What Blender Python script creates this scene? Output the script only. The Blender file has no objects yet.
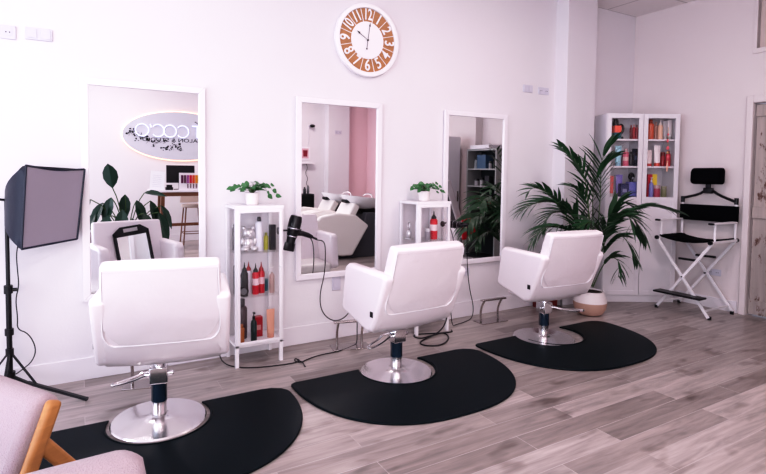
import bpy, bmesh, math, random
from mathutils import Vector, Matrix, Euler
PI = math.pi
scn = bpy.context.scene
COL = scn.collection
R = math.radians

# ------------------------------------------------------------------ materials
def newmat(name):
    m = bpy.data.materials.new(name); m.use_nodes = True
    nt = m.node_tree
    return m, nt, nt.nodes['Principled BSDF']

def setp(b, **k):
    names = {'rough': 'Roughness', 'metal': 'Metallic', 'coat': 'Coat Weight', 'coatr': 'Coat Roughness', 'spec': 'Specular IOR Level',
             'sheen': 'Sheen Weight', 'trans': 'Transmission Weight', 'alpha': 'Alpha', 'sss': 'Subsurface Weight'}
    for a, v in k.items():
        b.inputs[names[a]].default_value = v

def mat(name, col, rough=.5, var=.0, vscale=8, bump=0., bscale=40, emit=None, estr=1., **k):
    m, nt, b = newmat(name)
    b.inputs['Base Color'].default_value = (*col, 1)
    setp(b, rough=rough, **k)
    if var > 0 or bump > 0:
        tc = nt.nodes.new('ShaderNodeTexCoord')
    if var > 0:
        n = nt.nodes.new('ShaderNodeTexNoise'); n.inputs['Scale'].default_value = vscale; n.inputs['Detail'].default_value = 4
        nt.links.new(tc.outputs['Object'], n.inputs['Vector'])
        mx = nt.nodes.new('ShaderNodeMix'); mx.data_type = 'RGBA'
        mx.inputs['A'].default_value = (*[c * (1 - var) for c in col], 1)
        mx.inputs['B'].default_value = (*[min(1, c * (1 + var)) for c in col], 1)
        nt.links.new(n.outputs['Fac'], mx.inputs['Factor'])
        nt.links.new(mx.outputs['Result'], b.inputs['Base Color'])
    if bump > 0:
        n2 = nt.nodes.new('ShaderNodeTexNoise'); n2.inputs['Scale'].default_value = bscale; n2.inputs['Detail'].default_value = 3
        nt.links.new(tc.outputs['Object'], n2.inputs['Vector'])
        bp = nt.nodes.new('ShaderNodeBump'); bp.inputs['Strength'].default_value = bump; bp.inputs['Distance'].default_value = .01
        nt.links.new(n2.outputs['Fac'], bp.inputs['Height']); nt.links.new(bp.outputs['Normal'], b.inputs['Normal'])
    if emit:
        b.inputs['Emission Color'].default_value = (*emit, 1); b.inputs['Emission Strength'].default_value = estr
    return m

def floor_mat():
    m, nt, b = newmat('grey_oak_planks')
    L = nt.links.new; N = nt.nodes.new
    tc = N('ShaderNodeTexCoord')
    br = N('ShaderNodeTexBrick'); br.offset = .37; br.offset_frequency = 2
    br.inputs['Scale'].default_value = 1; br.inputs['Brick Width'].default_value = 1.25; br.inputs['Row Height'].default_value = .15
    br.inputs['Mortar Size'].default_value = .0018; br.inputs['Mortar Smooth'].default_value = .1; br.inputs['Bias'].default_value = 0
    br.inputs['Color1'].default_value = (.285, .238, .225, 1); br.inputs['Color2'].default_value = (.47, .41, .395, 1)
    br.inputs['Mortar'].default_value = (.52, .47, .46, 1)
    L(tc.outputs['Object'], br.inputs['Vector'])
    mp = N('ShaderNodeMapping'); mp.inputs['Scale'].default_value = (1.3, 14, 1)
    L(tc.outputs['Object'], mp.inputs['Vector'])
    # shift grain per plank
    ad = N('ShaderNodeVectorMath'); ad.operation = 'MULTIPLY_ADD'
    L(br.outputs['Color'], ad.inputs[0]); ad.inputs[1].default_value = (31, 17, 9); L(mp.outputs['Vector'], ad.inputs[2])
    n = N('ShaderNodeTexNoise'); n.inputs['Scale'].default_value = 1.6; n.inputs['Detail'].default_value = 7; n.inputs['Roughness'].default_value = .62; n.inputs['Distortion'].default_value = .6
    L(ad.outputs['Vector'], n.inputs['Vector'])
    cr = N('ShaderNodeValToRGB'); cr.color_ramp.elements[0].position = .3; cr.color_ramp.elements[0].color = (.66, .66, .66, 1)
    cr.color_ramp.elements[1].position = .7; cr.color_ramp.elements[1].color = (1.2, 1.2, 1.2, 1)
    L(n.outputs['Fac'], cr.inputs['Fac'])
    mx = N('ShaderNodeMix'); mx.data_type = 'RGBA'; mx.blend_type = 'MULTIPLY'; mx.inputs['Factor'].default_value = 1
    L(br.outputs['Color'], mx.inputs['A']); L(cr.outputs['Color'], mx.inputs['B'])
    # knots
    n3 = N('ShaderNodeTexNoise'); n3.inputs['Scale'].default_value = 3.0; n3.inputs['Detail'].default_value = 2
    mp3 = N('ShaderNodeMapping'); mp3.inputs['Scale'].default_value = (1, 2.6, 1); mp3.inputs['Location'].default_value = (4, 2, 0)
    L(tc.outputs['Object'], mp3.inputs['Vector']); L(mp3.outputs['Vector'], n3.inputs['Vector'])
    cr3 = N('ShaderNodeValToRGB'); cr3.color_ramp.elements[0].position = .58; cr3.color_ramp.elements[0].color = (1, 1, 1, 1)
    cr3.color_ramp.elements[1].position = .78; cr3.color_ramp.elements[1].color = (.38, .34, .32, 1)
    L(n3.outputs['Fac'], cr3.inputs['Fac'])
    mx3 = N('ShaderNodeMix'); mx3.data_type = 'RGBA'; mx3.blend_type = 'MULTIPLY'; mx3.inputs['Factor'].default_value = 1
    L(mx.outputs['Result'], mx3.inputs['A']); L(cr3.outputs['Color'], mx3.inputs['B'])
    L(mx3.outputs['Result'], b.inputs['Base Color'])
    bp = N('ShaderNodeBump'); bp.inputs['Strength'].default_value = .12; bp.inputs['Distance'].default_value = .004
    L(n.outputs['Fac'], bp.inputs['Height']); L(bp.outputs['Normal'], b.inputs['Normal'])
    setp(b, rough=.3, spec=.5)
    return m

def ceiling_mat():
    m, nt, b = newmat('ceiling_tiles')
    tc = nt.nodes.new('ShaderNodeTexCoord'); br = nt.nodes.new('ShaderNodeTexBrick'); br.offset = 0
    br.inputs['Scale'].default_value = 1; br.inputs['Brick Width'].default_value = .6; br.inputs['Row Height'].default_value = .6
    br.inputs['Mortar Size'].default_value = .012
    br.inputs['Color1'].default_value = (.88, .82, .83, 1); br.inputs['Color2'].default_value = (.85, .79, .80, 1); br.inputs['Mortar'].default_value = (.62, .57, .58, 1)
    nt.links.new(tc.outputs['Object'], br.inputs['Vector']); nt.links.new(br.outputs['Color'], b.inputs['Base Color']); setp(b, rough=.9)
    return m

def distressed_mat(name, ca, cb, thr=.55, scale=5):
    m, nt, b = newmat(name)
    L = nt.links.new; N = nt.nodes.new
    tc = N('ShaderNodeTexCoord'); mp = N('ShaderNodeMapping'); mp.inputs['Scale'].default_value = (1.4, 1.4, .55)
    L(tc.outputs['Object'], mp.inputs['Vector'])
    n = N('ShaderNodeTexNoise'); n.inputs['Scale'].default_value = scale; n.inputs['Detail'].default_value = 9; n.inputs['Roughness'].default_value = .7
    L(mp.outputs['Vector'], n.inputs['Vector'])
    cr = N('ShaderNodeValToRGB'); e = cr.color_ramp.elements
    e[0].position = thr; e[0].color = (*ca, 1); e[1].position = thr + .06; e[1].color = (*cb, 1)
    L(n.outputs['Fac'], cr.inputs['Fac'])
    w = N('ShaderNodeTexNoise'); w.inputs['Scale'].default_value = 2; w.inputs['Detail'].default_value = 5
    mp2 = N('ShaderNodeMapping'); mp2.inputs['Scale'].default_value = (12, 12, .6); L(tc.outputs['Object'], mp2.inputs['Vector']); L(mp2.outputs['Vector'], w.inputs['Vector'])
    mx = N('ShaderNodeMix'); mx.data_type = 'RGBA'; mx.blend_type = 'MULTIPLY'; mx.inputs['Factor'].default_value = .55
    L(cr.outputs['Color'], mx.inputs['A']); L(w.outputs['Fac'], mx.inputs['B'])
    L(mx.outputs['Result'], b.inputs['Base Color']); setp(b, rough=.8)
    return m

def wood_mat(name, col, sc=(2, 2, 14)):
    m, nt, b = newmat(name)
    L = nt.links.new; N = nt.nodes.new
    tc = N('ShaderNodeTexCoord'); mp = N('ShaderNodeMapping'); mp.inputs['Scale'].default_value = sc
    L(tc.outputs['Object'], mp.inputs['Vector'])
    n = N('ShaderNodeTexNoise'); n.inputs['Scale'].default_value = 4; n.inputs['Detail'].default_value = 6; n.inputs['Distortion'].default_value = .8
    L(mp.outputs['Vector'], n.inputs['Vector'])
    mx = N('ShaderNodeMix'); mx.data_type = 'RGBA'
    mx.inputs['A'].default_value = (*[c * .7 for c in col], 1); mx.inputs['B'].default_value = (*[min(1, c * 1.25) for c in col], 1)
    L(n.outputs['Fac'], mx.inputs['Factor']); L(mx.outputs['Result'], b.inputs['Base Color']); setp(b, rough=.42)
    return m

def glass_mat(name, tint=(1, 1, 1), refl=.12):
    m = bpy.data.materials.new(name); m.use_nodes = True; nt = m.node_tree; nt.nodes.clear()
    o = nt.nodes.new('ShaderNodeOutputMaterial'); t = nt.nodes.new('ShaderNodeBsdfTransparent'); g = nt.nodes.new('ShaderNodeBsdfGlossy')
    t.inputs['Color'].default_value = (*tint, 1); g.inputs['Roughness'].default_value = .03
    f = nt.nodes.new('ShaderNodeLayerWeight'); f.inputs['Blend'].default_value = .5
    pw = nt.nodes.new('ShaderNodeMath'); pw.operation = 'POWER'; pw.inputs[1].default_value = 5; nt.links.new(f.outputs['Facing'], pw.inputs[0])
    ma = nt.nodes.new('ShaderNodeMath'); ma.operation = 'MULTIPLY_ADD'; ma.inputs[1].default_value = .5; ma.inputs[2].default_value = .03; nt.links.new(pw.outputs[0], ma.inputs[0])
    mx = nt.nodes.new('ShaderNodeMixShader'); nt.links.new(ma.outputs[0], mx.inputs['Fac'])
    nt.links.new(t.outputs[0], mx.inputs[1]); nt.links.new(g.outputs[0], mx.inputs[2]); nt.links.new(mx.outputs[0], o.inputs['Surface'])
    return m

M = {}
M['wall'] = mat('wall_paint', (.775, .742, .772), .75, var=.012, vscale=2, bump=.08, bscale=60)
M['wallr'] = mat('wall_paint_right', (.77, .70, .70), .78, var=.012, vscale=2, bump=.08, bscale=60)
M['pink'] = mat('pink_paint', (.88, .66, .70), .75)
M['trim'] = mat('white_trim', (.80, .765, .80), .45)
M['floor'] = floor_mat()
M['ceil'] = ceiling_mat()
M['white'] = mat('white_lacquer', (.84, .80, .84), .35)
M['whitep'] = mat('white_powder_metal', (.86, .83, .86), .3)
M['vinyl'] = mat('white_vinyl', (.88, .81, .84), .3, bump=.22, bscale=7, coat=.25, coatr=.2)
M['vinylc'] = mat('cream_vinyl', (.86, .82, .80), .35, bump=.3, bscale=7, coat=.3, coatr=.15)
M['piping'] = mat('white_piping', (.93, .88, .92), .25)
M['chrome'] = mat('chrome', (.86, .86, .88), .09, metal=1.)
M['chromeb'] = mat('brushed_chrome', (.86, .84, .85), .2, metal=1.)
M['steel'] = mat('worn_steel', (.46, .42, .41), .25, metal=1.)
M['mirror'] = mat('mirror_glass', (.86, .87, .87), .0, metal=1.)
M['black'] = mat('black_plastic', (.008, .008, .011), .35)
M['blackm'] = mat('matte_black', (.012, .012, .014), .7, spec=.3)
M['mat'] = mat('black_rubber', (.002, .0075, .011), .45, bump=.04, bscale=160, spec=.16)
M['fabric'] = mat('black_canvas', (.004, .004, .006), .95, bump=.2, bscale=200, spec=.1)
M['boucle'] = mat('pink_grey_boucle', (.40, .32, .345), .95, var=.14, vscale=260, bump=.45, bscale=260, sheen=.2)
M['oak'] = wood_mat('honey_oak', (.43, .20, .07))
M['walnut'] = wood_mat('brown_wood', (.21, .085, .045))
M['clockwood'] = wood_mat('clock_wood', (.42, .19, .075))
M['leaf'] = mat('palm_green', (.030, .080, .038), .36, var=.5, vscale=6)
M['leaf2'] = mat('fresh_leaf', (.05, .17, .06), .4, var=.4, vscale=25)
M['leaf3'] = mat('dark_broad_leaf', (.012, .045, .028), .3, var=.4, vscale=5)
M['stem'] = mat('plant_stem', (.06, .11, .035), .5)
M['soil'] = mat('soil', (.03, .02, .015), .95)
M['potw'] = mat('white_ceramic', (.83, .77, .77), .4)
M['terra'] = mat('blush_clay', (.56, .36, .29), .6)
M['redpot'] = mat('dark_red_plastic', (.16, .022, .025), .5)
M['glass'] = glass_mat('clear_glass')
M['softface'] = mat('diffuser_cloth', (.33, .295, .35), .85, bump=.05, bscale=10)
M['softside'] = mat('navy_black_nylon', (.012, .016, .035), .45, bump=.3, bscale=14)
M['plast'] = mat('socket_white', (.64, .62, .70), .3)
M['door'] = distressed_mat('distressed_door_paint', (.62, .535, .51), (.20, .11, .09), .55, 7)
M['rust'] = distressed_mat('worn_reddish_boards', (.30, .13, .12), (.12, .05, .05), .5, 4)
M['steelsilver'] = mat('silver_coat', (.72, .70, .72), .32, metal=.6)
M['shelfdark'] = mat('dark_interior', (.02, .024, .028), .7)
M['greyw'] = mat('pale_grey_laminate', (.40, .40, .40), .5)
M['greyd'] = mat('slate_grey_panel', (.085, .09, .105), .5)
M['beige'] = mat('beige_upholstery', (.62, .52, .47), .7)
M['recl'] = mat('dark_grey_leather', (.07, .06, .07), .45)
M['red'] = mat('red_towel', (.50, .01, .025), .9, bump=.5, bscale=60)
M['winframe'] = mat('window_frame_grey', (.60, .58, .6), .4)
M['beigeblind'] = mat('beige_blind', (.62, .53, .50), .8)
M['neon'] = mat('neon_tube', (.9, .9, 1), .3, emit=(.50, .56, 1.0), estr=1.0)
M['led'] = mat('warm_led_strip', (1, .8, .7), .3, emit=(1.0, .46, .26), estr=2.2)
M['signboard'] = mat('sign_board', (.58, .58, .64), .6)
M['paper'] = mat('paper_white', (.85, .85, .9), .6)
M['ledpanel'] = mat('ceiling_light_diffuser', (1, 1, 1), .4, emit=(1.0, .93, .95), estr=3.0)  # glowing face of the added ceiling fill panels
M['amber'] = mat('gold', (.65, .40, .22), .3, metal=.6)
_cm = {}
def cmat(col, rough=.3, metal=0.):
    k = (tuple(round(c, 3) for c in col), rough, metal)
    if k not in _cm:
        _cm[k] = mat('packaging_%d' % len(_cm), col, rough, metal=metal)
    return _cm[k]

# ------------------------------------------------------------------ mesh helpers
class MB:
    def __init__(s): s.bm = bmesh.new(); s.mi = 0
    def _fin(s, faces):
        for f in faces: f.material_index = s.mi
    def box(s, size, loc=(0, 0, 0), rot=(0, 0, 0), taper=None):
        r = bmesh.ops.create_cube(s.bm, size=1)
        vs = r['verts']
        if taper:
            for v in vs:
                if v.co.z > 0: v.co.x *= taper; v.co.y *= taper
        mx = Matrix.Translation(loc) @ Euler(rot).to_matrix().to_4x4() @ Matrix.Diagonal((*size, 1))
        bmesh.ops.transform(s.bm, matrix=mx, verts=vs)
        s._fin({f for v in vs for f in v.link_faces}); return s
    def b2(s, a, b):   # box from corner to corner
        return s.box([abs(b[i] - a[i]) for i in range(3)], [(a[i] + b[i]) / 2 for i in range(3)])
    def cyl(s, p0, p1, r0, r1=None, n=16, cap=True):
        p0 = Vector(p0); p1 = Vector(p1); d = p1 - p0; r1 = r0 if r1 is None else r1
        q = d.to_track_quat('Z', 'Y').to_matrix()
        A = []; B = []
        for i in range(n):
            a = 2 * PI * i / n; u = q @ Vector((math.cos(a), math.sin(a), 0))
            A.append(s.bm.verts.new(p0 + u * r0)); B.append(s.bm.verts.new(p1 + u * r1))
        fs = [s.bm.faces.new((A[i], A[(i + 1) % n], B[(i + 1) % n], B[i])) for i in range(n)]
        if cap: fs += [s.bm.faces.new(A[::-1]), s.bm.faces.new(B)]
        s._fin(fs); return s
    def bar(s, p0, p1, w, h, up=(0, 0, 1)):
        p0 = Vector(p0); p1 = Vector(p1); d = (p1 - p0).normalized(); up = Vector(up)
        x = d.cross(up).normalized(); y = x.cross(d)
        A = [s.bm.verts.new(p + x * sx * w / 2 + y * sy * h / 2) for p in (p0, p1) for sx, sy in ((-1, -1), (1, -1), (1, 1), (-1, 1))]
        fs = [s.bm.faces.new([A[j] for j in q]) for q in ((3, 2, 1, 0), (4, 5, 6, 7), (0, 1, 5, 4), (1, 2, 6, 5), (2, 3, 7, 6), (3, 0, 4, 7))]
        s._fin(fs); return s
    def lathe(s, prof, loc=(0, 0, 0), n=24, sx=1, sy=1, M_=None):
        rings = []
        for r, z in prof:
            ring = []
            for i in range(n):
                a = 2 * PI * i / n
                v = Vector((r * math.cos(a) * sx, r * math.sin(a) * sy, z))
                if M_: v = M_ @ v
                ring.append(s.bm.verts.new(v + Vector(loc)))
            rings.append(ring)
        fs = []
        for k in range(len(rings) - 1):
            for i in range(n):
                fs.append(s.bm.faces.new((rings[k][i], rings[k][(i + 1) % n], rings[k + 1][(i + 1) % n], rings[k + 1][i])))
        fs += [s.bm.faces.new(rings[0][::-1]), s.bm.faces.new(rings[-1])]
        s._fin(fs); return s
    def tube(s, pts, r, n=8, closed=False, smooth=0):
        P = [Vector(p) for p in pts]
        for _ in range(smooth):
            Q = []
            rng = range(len(P)) if closed else range(len(P) - 1)
            if not closed: Q.append(P[0])
            for i in rng:
                a, b = P[i], P[(i + 1) % len(P)]
                Q += [a * .75 + b * .25, a * .25 + b * .75]
            if not closed: Q.append(P[-1])
            P = Q
        m = len(P); rings = []; prev = None
        for i in range(m):
            if closed: t = P[(i + 1) % m] - P[i - 1]
            else: t = P[min(i + 1, m - 1)] - P[max(i - 1, 0)]
            t.normalize()
            if prev is None:
                prev = t.orthogonal().normalized()
            prev = (prev - t * prev.dot(t))
            prev = prev.normalized() if prev.length > 1e-6 else t.orthogonal().normalized()
            bn = t.cross(prev)
            rr = r[i] if isinstance(r, (list, tuple)) else r
            rings.append([s.bm.verts.new(P[i] + (prev * math.cos(2 * PI * k / n) + bn * math.sin(2 * PI * k / n)) * rr) for k in range(n)])
        fs = []
        for i in range(m if closed else m - 1):
            a, b = rings[i], rings[(i + 1) % m]
            for k in range(n): fs.append(s.bm.faces.new((a[k], a[(k + 1) % n], b[(k + 1) % n], b[k])))
        if not closed: fs += [s.bm.faces.new(rings[0][::-1]), s.bm.faces.new(rings[-1])]
        s._fin(fs); return s
    def prism(s, poly, ax, a, b):   # polygon in the two other axes, extruded along ax from a to b
        def mk(p, t):
            c = list(p); c.insert(ax, t); return s.bm.verts.new(c)
        A = [mk(p, a) for p in poly]; B = [mk(p, b) for p in poly]; n = len(poly)
        fs = [s.bm.faces.new(A), s.bm.faces.new(B[::-1])] + [s.bm.faces.new((A[i], B[i], B[(i + 1) % n], A[(i + 1) % n])) for i in range(n)]
        s._fin(fs); return s
    def sphere(s, r, loc=(0, 0, 0), sc=(1, 1, 1), n=14):
        g = bmesh.ops.create_uvsphere(s.bm, u_segments=n, v_segments=max(6, n // 2 + 1), radius=r)
        bmesh.ops.transform(s.bm, matrix=Matrix.Translation(loc) @ Matrix.Diagonal((*sc, 1)), verts=g['verts'])
        s._fin({f for v in g['verts'] for f in v.link_faces}); return s
    def strip(s, pts, ws, side):   # flat tapered leaf strip
        prev = None; fs = []
        for i, (p, w) in enumerate(zip(pts, ws)):
            sd = side[i] if isinstance(side, list) else side
            a = s.bm.verts.new(p - sd * w); b = s.bm.verts.new(p + sd * w)
            if prev: fs.append(s.bm.faces.new((prev[0], prev[1], b, a)))
            prev = (a, b)
        s._fin(fs); return s
    def build(s, name, m, parent=None, bevel=0., seg=2, smooth=True, loc=None, rot=None, sub=0):
        bmesh.ops.recalc_face_normals(s.bm, faces=s.bm.faces)
        me = bpy.data.meshes.new(name); s.bm.to_mesh(me); s.bm.free()
        for mm in (m if isinstance(m, (list, tuple)) else [m]): me.materials.append(mm)
        o = bpy.data.objects.new(name, me); COL.objects.link(o)
        if parent: o.parent = parent
        if loc: o.location = loc
        if rot: o.rotation_euler = rot
        if bevel > 0:
            md = o.modifiers.new('bevel', 'BEVEL'); md.width = bevel; md.segments = seg; md.limit_method = 'ANGLE'; md.angle_limit = R(40)
        if sub:
            md = o.modifiers.new('sub', 'SUBSURF'); md.levels = sub; md.render_levels = sub
        if smooth:
            me.shade_smooth()
            me.set_sharp_from_angle(angle=R(42 if bevel == 0 else 80))
        return o

def empty(name, loc=(0, 0, 0), rz=0, label=None, cat=None, group=None, rot=None):
    o = bpy.data.objects.new(name, None); COL.objects.link(o); o.location = loc
    o.rotation_euler = rot if rot else (0, 0, rz); o.empty_display_size = .1
    tag(o, label, cat, group); return o
def tag(o, label=None, cat=None, group=None, kind=None):
    if label: o['label'] = label
    if cat: o['category'] = cat
    if group: o['group'] = group
    if kind: o['kind'] = kind
    return o
def struct(name, mb, m, **k):
    return tag(mb.build(name, m, **k), kind='structure')
def copy_tree(o, parent=None):
    c = o.copy(); COL.objects.link(c); c.parent = parent
    for ch in list(o.children): copy_tree(ch, c)
    return c

# ------------------------------------------------------------------ room
XL, XR, YF, H = -2.6, 5.95, -6.7, 3.36
struct('floor', MB().b2((XL - .2, YF - .2, -.1), (XR + .2, .2, 0)), M['floor'], smooth=False)
struct('ceiling', MB().b2((XL - .2, YF - .2, H), (XR + .2, .2, H + .1)), M['ceil'], smooth=False)
struct('wall_back', MB().b2((XL - .2, 0, 0), (XR + .2, .15, H)), M['wall'], smooth=False)
w = MB()   # right wall with door opening (y -1.30..-2.14) and high window (y -1.26..-2.6, z 2.72..3.2)
w.b2((XR, -1.30, 0), (XR + .15, 0, H)); w.b2((XR, -2.14, 2.17), (XR + .15, -1.30, H - .68)); w.b2((XR, -2.14, 3.22), (XR + .15, -1.30, H))
w.b2((XR, YF, 0), (XR + .15, -2.14, H))
struct('wall_right', w, M['wallr'], smooth=False)
w = MB(); w.b2((.02, YF - .15, 0), (XR + .2, YF, H)); w.b2((XL - .2, YF - .15, 0), (.02, YF, .28)); w.b2((XL - .2, YF - .15, 2.95), (.02, YF, H)); w.b2((XL - .2, YF - .15, .28), (XL + .1, YF, 2.95))
struct('wall_front', w, M['wall'], smooth=False)
wf = MB()
for x in (XL + .13, (XL + .12) / 2, -.01): wf.b2((x - .03, YF - .09, .28), (x + .03, YF - .03, 2.95))
wf.b2((XL + .1, YF - .09, .28), (.02, YF - .03, .34)); wf.b2((XL + .1, YF - .09, 2.89), (.02, YF - .03, 2.95))
wo = struct('window_3', wf, M['winframe'], smooth=False)
MB().b2((XL + .1, YF - .065, .3), (.02, YF - .055, 2.93)).build('window_pane', M['glass'], wo)
# glazed street side on the left
w = MB(); w.b2((XL - .15, YF, 0), (XL, 0, .28)); w.b2((XL - .15, YF, 2.95), (XL, 0, H)); w.b2((XL - .15, -.55, .28), (XL, 0, 2.95)); w.b2((XL - .15, YF, .28), (XL, YF + .4, 2.95))
struct('wall_left', w, M['wall'], smooth=False)
y0, y1 = YF + .4, -.55
wf = MB()
for i in range(5):
    y = y0 + (y1 - y0) * i / 4
    wf.b2((XL - .09, y - .03, .28), (XL - .03, y + .03, 2.95))
wf.b2((XL - .09, y0, .28), (XL - .03, y1, .34)); wf.b2((XL - .09, y0, 2.89), (XL - .03, y1, 2.95))
wo = struct('window_1', wf, M['winframe'], smooth=False)
MB().b2((XL - .065, y0, .3), (XL - .055, y1, 2.93)).build('window_pane', M['glass'], wo)

struct('trim_1', MB().b2((4.55, -.16, 0), (5.02, .02, H)), M['wall'], bevel=.004).name = 'trim_1'      # pillar
struct('trim_2', MB().b2((4.84, YF, 0), (5.37, -6.5, H)), M['wall'], bevel=.004)                        # far pilaster
struct('trim_3', MB().b2((5.38, YF, 0), (XR, YF + .015, H)).b2((XR - .015, YF, 0), (XR, -4.6, H)), M['pink'], smooth=False)
struct('trim_4', MB().b2((5.80, -4.2, 0), (XR, -2.73, H)), M['wallr'], smooth=False)
b = MB(); b.b2((XL, -.016, 0), (4.55, 0, .15)); b.b2((4.534, -.176, 0), (5.036, -.16, .15)); b.b2((4.534, -.176, 0), (4.55, -.016, .15)); b.b2((5.036, -.016, 0), (XR, 0, .15))
struct('baseboard_back', b, M['trim'], bevel=.003)
b = MB(); b.b2((XR - .016, -1.22, 0), (XR, -.016, .12)); b.b2((XR - .016, -2.73, 0), (XR, -2.22, .12))
struct('baseboard_right', b, M['trim'], bevel=.003)
struct('baseboard_front', MB().b2((XL, YF, 0), (4.84, YF + .016, .14)), M['trim'], bevel=.003)
# door on the right wall
b = MB(); b.b2((XR - .03, -1.30, 0), (XR + .15, -1.242, 2.24)); b.b2((XR - .03, -2.21, 0), (XR + .15, -2.135, 2.24)); b.b2((XR - .03, -2.135, 2.165), (XR + .15, -1.30, 2.24))
struct('trim_5', b, M['wallr'], bevel=.006)
d = MB()
for i in range(5):
    d.b2((XR + .05, -1.305 - .166 * (i + 1) + .003, .012), (XR + .08, -1.305 - .166 * i, 2.155))
d.b2((XR + .03, -2.13, 2.03), (XR + .05, -1.305, 2.15)); d.b2((XR + .03, -2.13, .012), (XR + .05, -1.305, .16)); d.b2((XR + .03, -2.13, 1.0), (XR + .05, -1.305, 1.12))
do = struct('door_1', d, M['door'], bevel=.003)
MB().cyl((XR + .03, -2.05, 1.05), (XR - .02, -2.05, 1.05), .012).cyl((XR - .02, -2.05, 1.05), (XR - .02, -1.95, 1.05), .01).build('door_handle', M['steel'], do)
# high interior window above the door
b = MB(); b.b2((XR - .01, -1.30, 2.66), (XR + .1, -1.265, 3.24)); b.b2((XR - .02, -2.2, 2.66), (XR + .1, -2.14, 3.24)); b.b2((XR - .02, -2.14, 2.66), (XR + .1, -1.30, 2.71)); b.b2((XR - .02, -2.14, 3.2), (XR + .1, -1.30, 3.24))
wo = struct('window_2', b, M['wallr'], bevel=.004)
MB().b2((XR + .06, -2.14, 2.71), (XR + .075, -1.30, 3.2)).build('blind', M['beigeblind'], wo)
# unseen ceiling panels, added to give the room fill light
for i, (x, y) in enumerate(((.1, -1.9), (3.1, -1.9), (.7, -5.2), (3.7, -5.2))):
    t = empty('ceiling_light', (x, y, H), 0, ['square white light panel in the ceiling over the first styling chair', 'square white light panel in the ceiling over the third styling chair',
              'square white light panel in the ceiling before the neon sign', 'square white light panel in the ceiling over the wash units'][i], 'ceiling light', 'light panels in the tiled ceiling')
    MB().b2((-.3, -.3, -.012), (.3, -.27, 0)).b2((-.3, .27, -.012), (.3, .3, 0)).b2((-.3, -.27, -.012), (-.27, .27, 0)).b2((.27, -.27, -.012), (.3, .27, 0)).build('frame', M['white'], t)
    MB().b2((-.27, -.27, -.008), (.27, .27, -.001)).build('diffuser', M['ledpanel'], t, smooth=False)

# ------------------------------------------------------------------ wall mirrors
LEAN = math.atan(.004)
def wall_mirror(x0, z0, W, Hh, label, name='wall_mirror'):
    t = empty(name, (x0, -.003, z0), 0, label, 'mirror', 'white framed wall mirrors', rot=(LEAN, 0, 0))
    f = MB(); w = .047; dp = .028
    f.prism([(0, 0), (W, 0), (W - w, w), (w, w)], 1, 0, -dp); f.prism([(0, Hh), (w, Hh - w), (W - w, Hh - w), (W, Hh)], 1, 0, -dp)
    f.prism([(0, 0), (w, w), (w, Hh - w), (0, Hh)], 1, 0, -dp); f.prism([(W, 0), (W, Hh), (W - w, Hh - w), (W - w, w)], 1, 0, -dp)
    f.build('frame', M['white'], t, bevel=.004)
    MB().b2((w - .004, -.014, w - .004), (W - w + .004, -.008, Hh - w + .004)).build('glass', M['mirror'], t, smooth=False)
ZM = .535
wall_mirror(.001, ZM, .805, 1.5, 'tall white framed wall mirror above the softbox side, leftmost of the three')
wall_mirror(1.52, ZM, .805, 1.5, 'tall white framed wall mirror in the middle, below the clock')
wall_mirror(3.023, ZM - .005, .805, 1.5, 'tall white framed wall mirror nearest the palm and pillar')

# ------------------------------------------------------------------ clock
ck = empty('wall_clock', (2.174, -.002, 2.565), 0, 'large round wall clock with wooden number band above the middle mirror', 'clock')
def ring(mb, r0, r1, ya, yb, n=64):
    for rr, yy in (((r0, r1), ya),): pass
    v = []
    for (r, y) in ((r0, ya), (r0, yb), (r1, yb), (r1, ya)):
        v.append([mb.bm.verts.new((r * math.cos(2 * PI * i / n), y, r * math.sin(2 * PI * i / n))) for i in range(n)])
    for k in range(4):
        a, b = v[k], v[(k + 1) % 4]
        for i in range(n): mb.bm.faces.new((a[i], a[(i + 1) % n], b[(i + 1) % n], b[i]))
    return mb
RC = .312
ring(MB(), RC * .87, RC, 0, -.04).build('rim', M['whitep'], ck, bevel=.006)
ring(MB(), RC * .50, RC * .88, 0, -.022).build('number_band', M['clockwood'], ck)
ring(MB(), .001, RC * .51, 0, -.026).build('face', M['white'], ck)
for i in range(12):
    sp = MB()
    a = (i + .5) * PI / 6
    sp.bar((RC * .5 * math.sin(a), -.024, RC * .5 * math.cos(a)), (RC * .87 * math.sin(a), -.024, RC * .87 * math.cos(a)), .0045, .006, up=(0, 1, 0))
    sp.build('divider_line', M['whitep'], ck)
_font = None
def text_mesh(name, s, size, m, parent, loc, rot, depth=.003, bold=.0, sx=1.):
    cu = bpy.data.curves.new(name, 'FONT'); cu.body = s; cu.size = size; cu.extrude = depth; cu.align_x = 'CENTER'; cu.align_y = 'CENTER'; cu.offset = bold
    o = bpy.data.objects.new(name + '_src', cu); COL.objects.link(o)
    dg = bpy.context.evaluated_depsgraph_get(); dg.update()
    me = bpy.data.meshes.new_from_object(o.evaluated_get(dg))
    bpy.data.objects.remove(o); bpy.data.curves.remove(cu)
    for v in me.vertices: v.co.x *= sx
    me.materials.clear(); me.materials.append(m)
    q = bpy.data.objects.new(name, me); COL.objects.link(q); q.parent = parent; q.location = loc; q.rotation_euler = rot
    return q
for h in range(1, 13):
    a = h * PI / 6; rr = RC * .69
    flip = PI if h in (4, 5, 6, 7, 8) else 0
    o = text_mesh('numeral', str(h), RC * .43, M['whitep'], ck, (rr * math.sin(a), -.027, rr * math.cos(a)), (0, 0, 0), bold=.0015, sx=.62 if h > 9 else .80)
    o.rotation_euler = (Matrix.Rotation(a + flip, 3, 'Y') @ Matrix.Rotation(PI / 2, 3, 'X')).to_euler()
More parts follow.
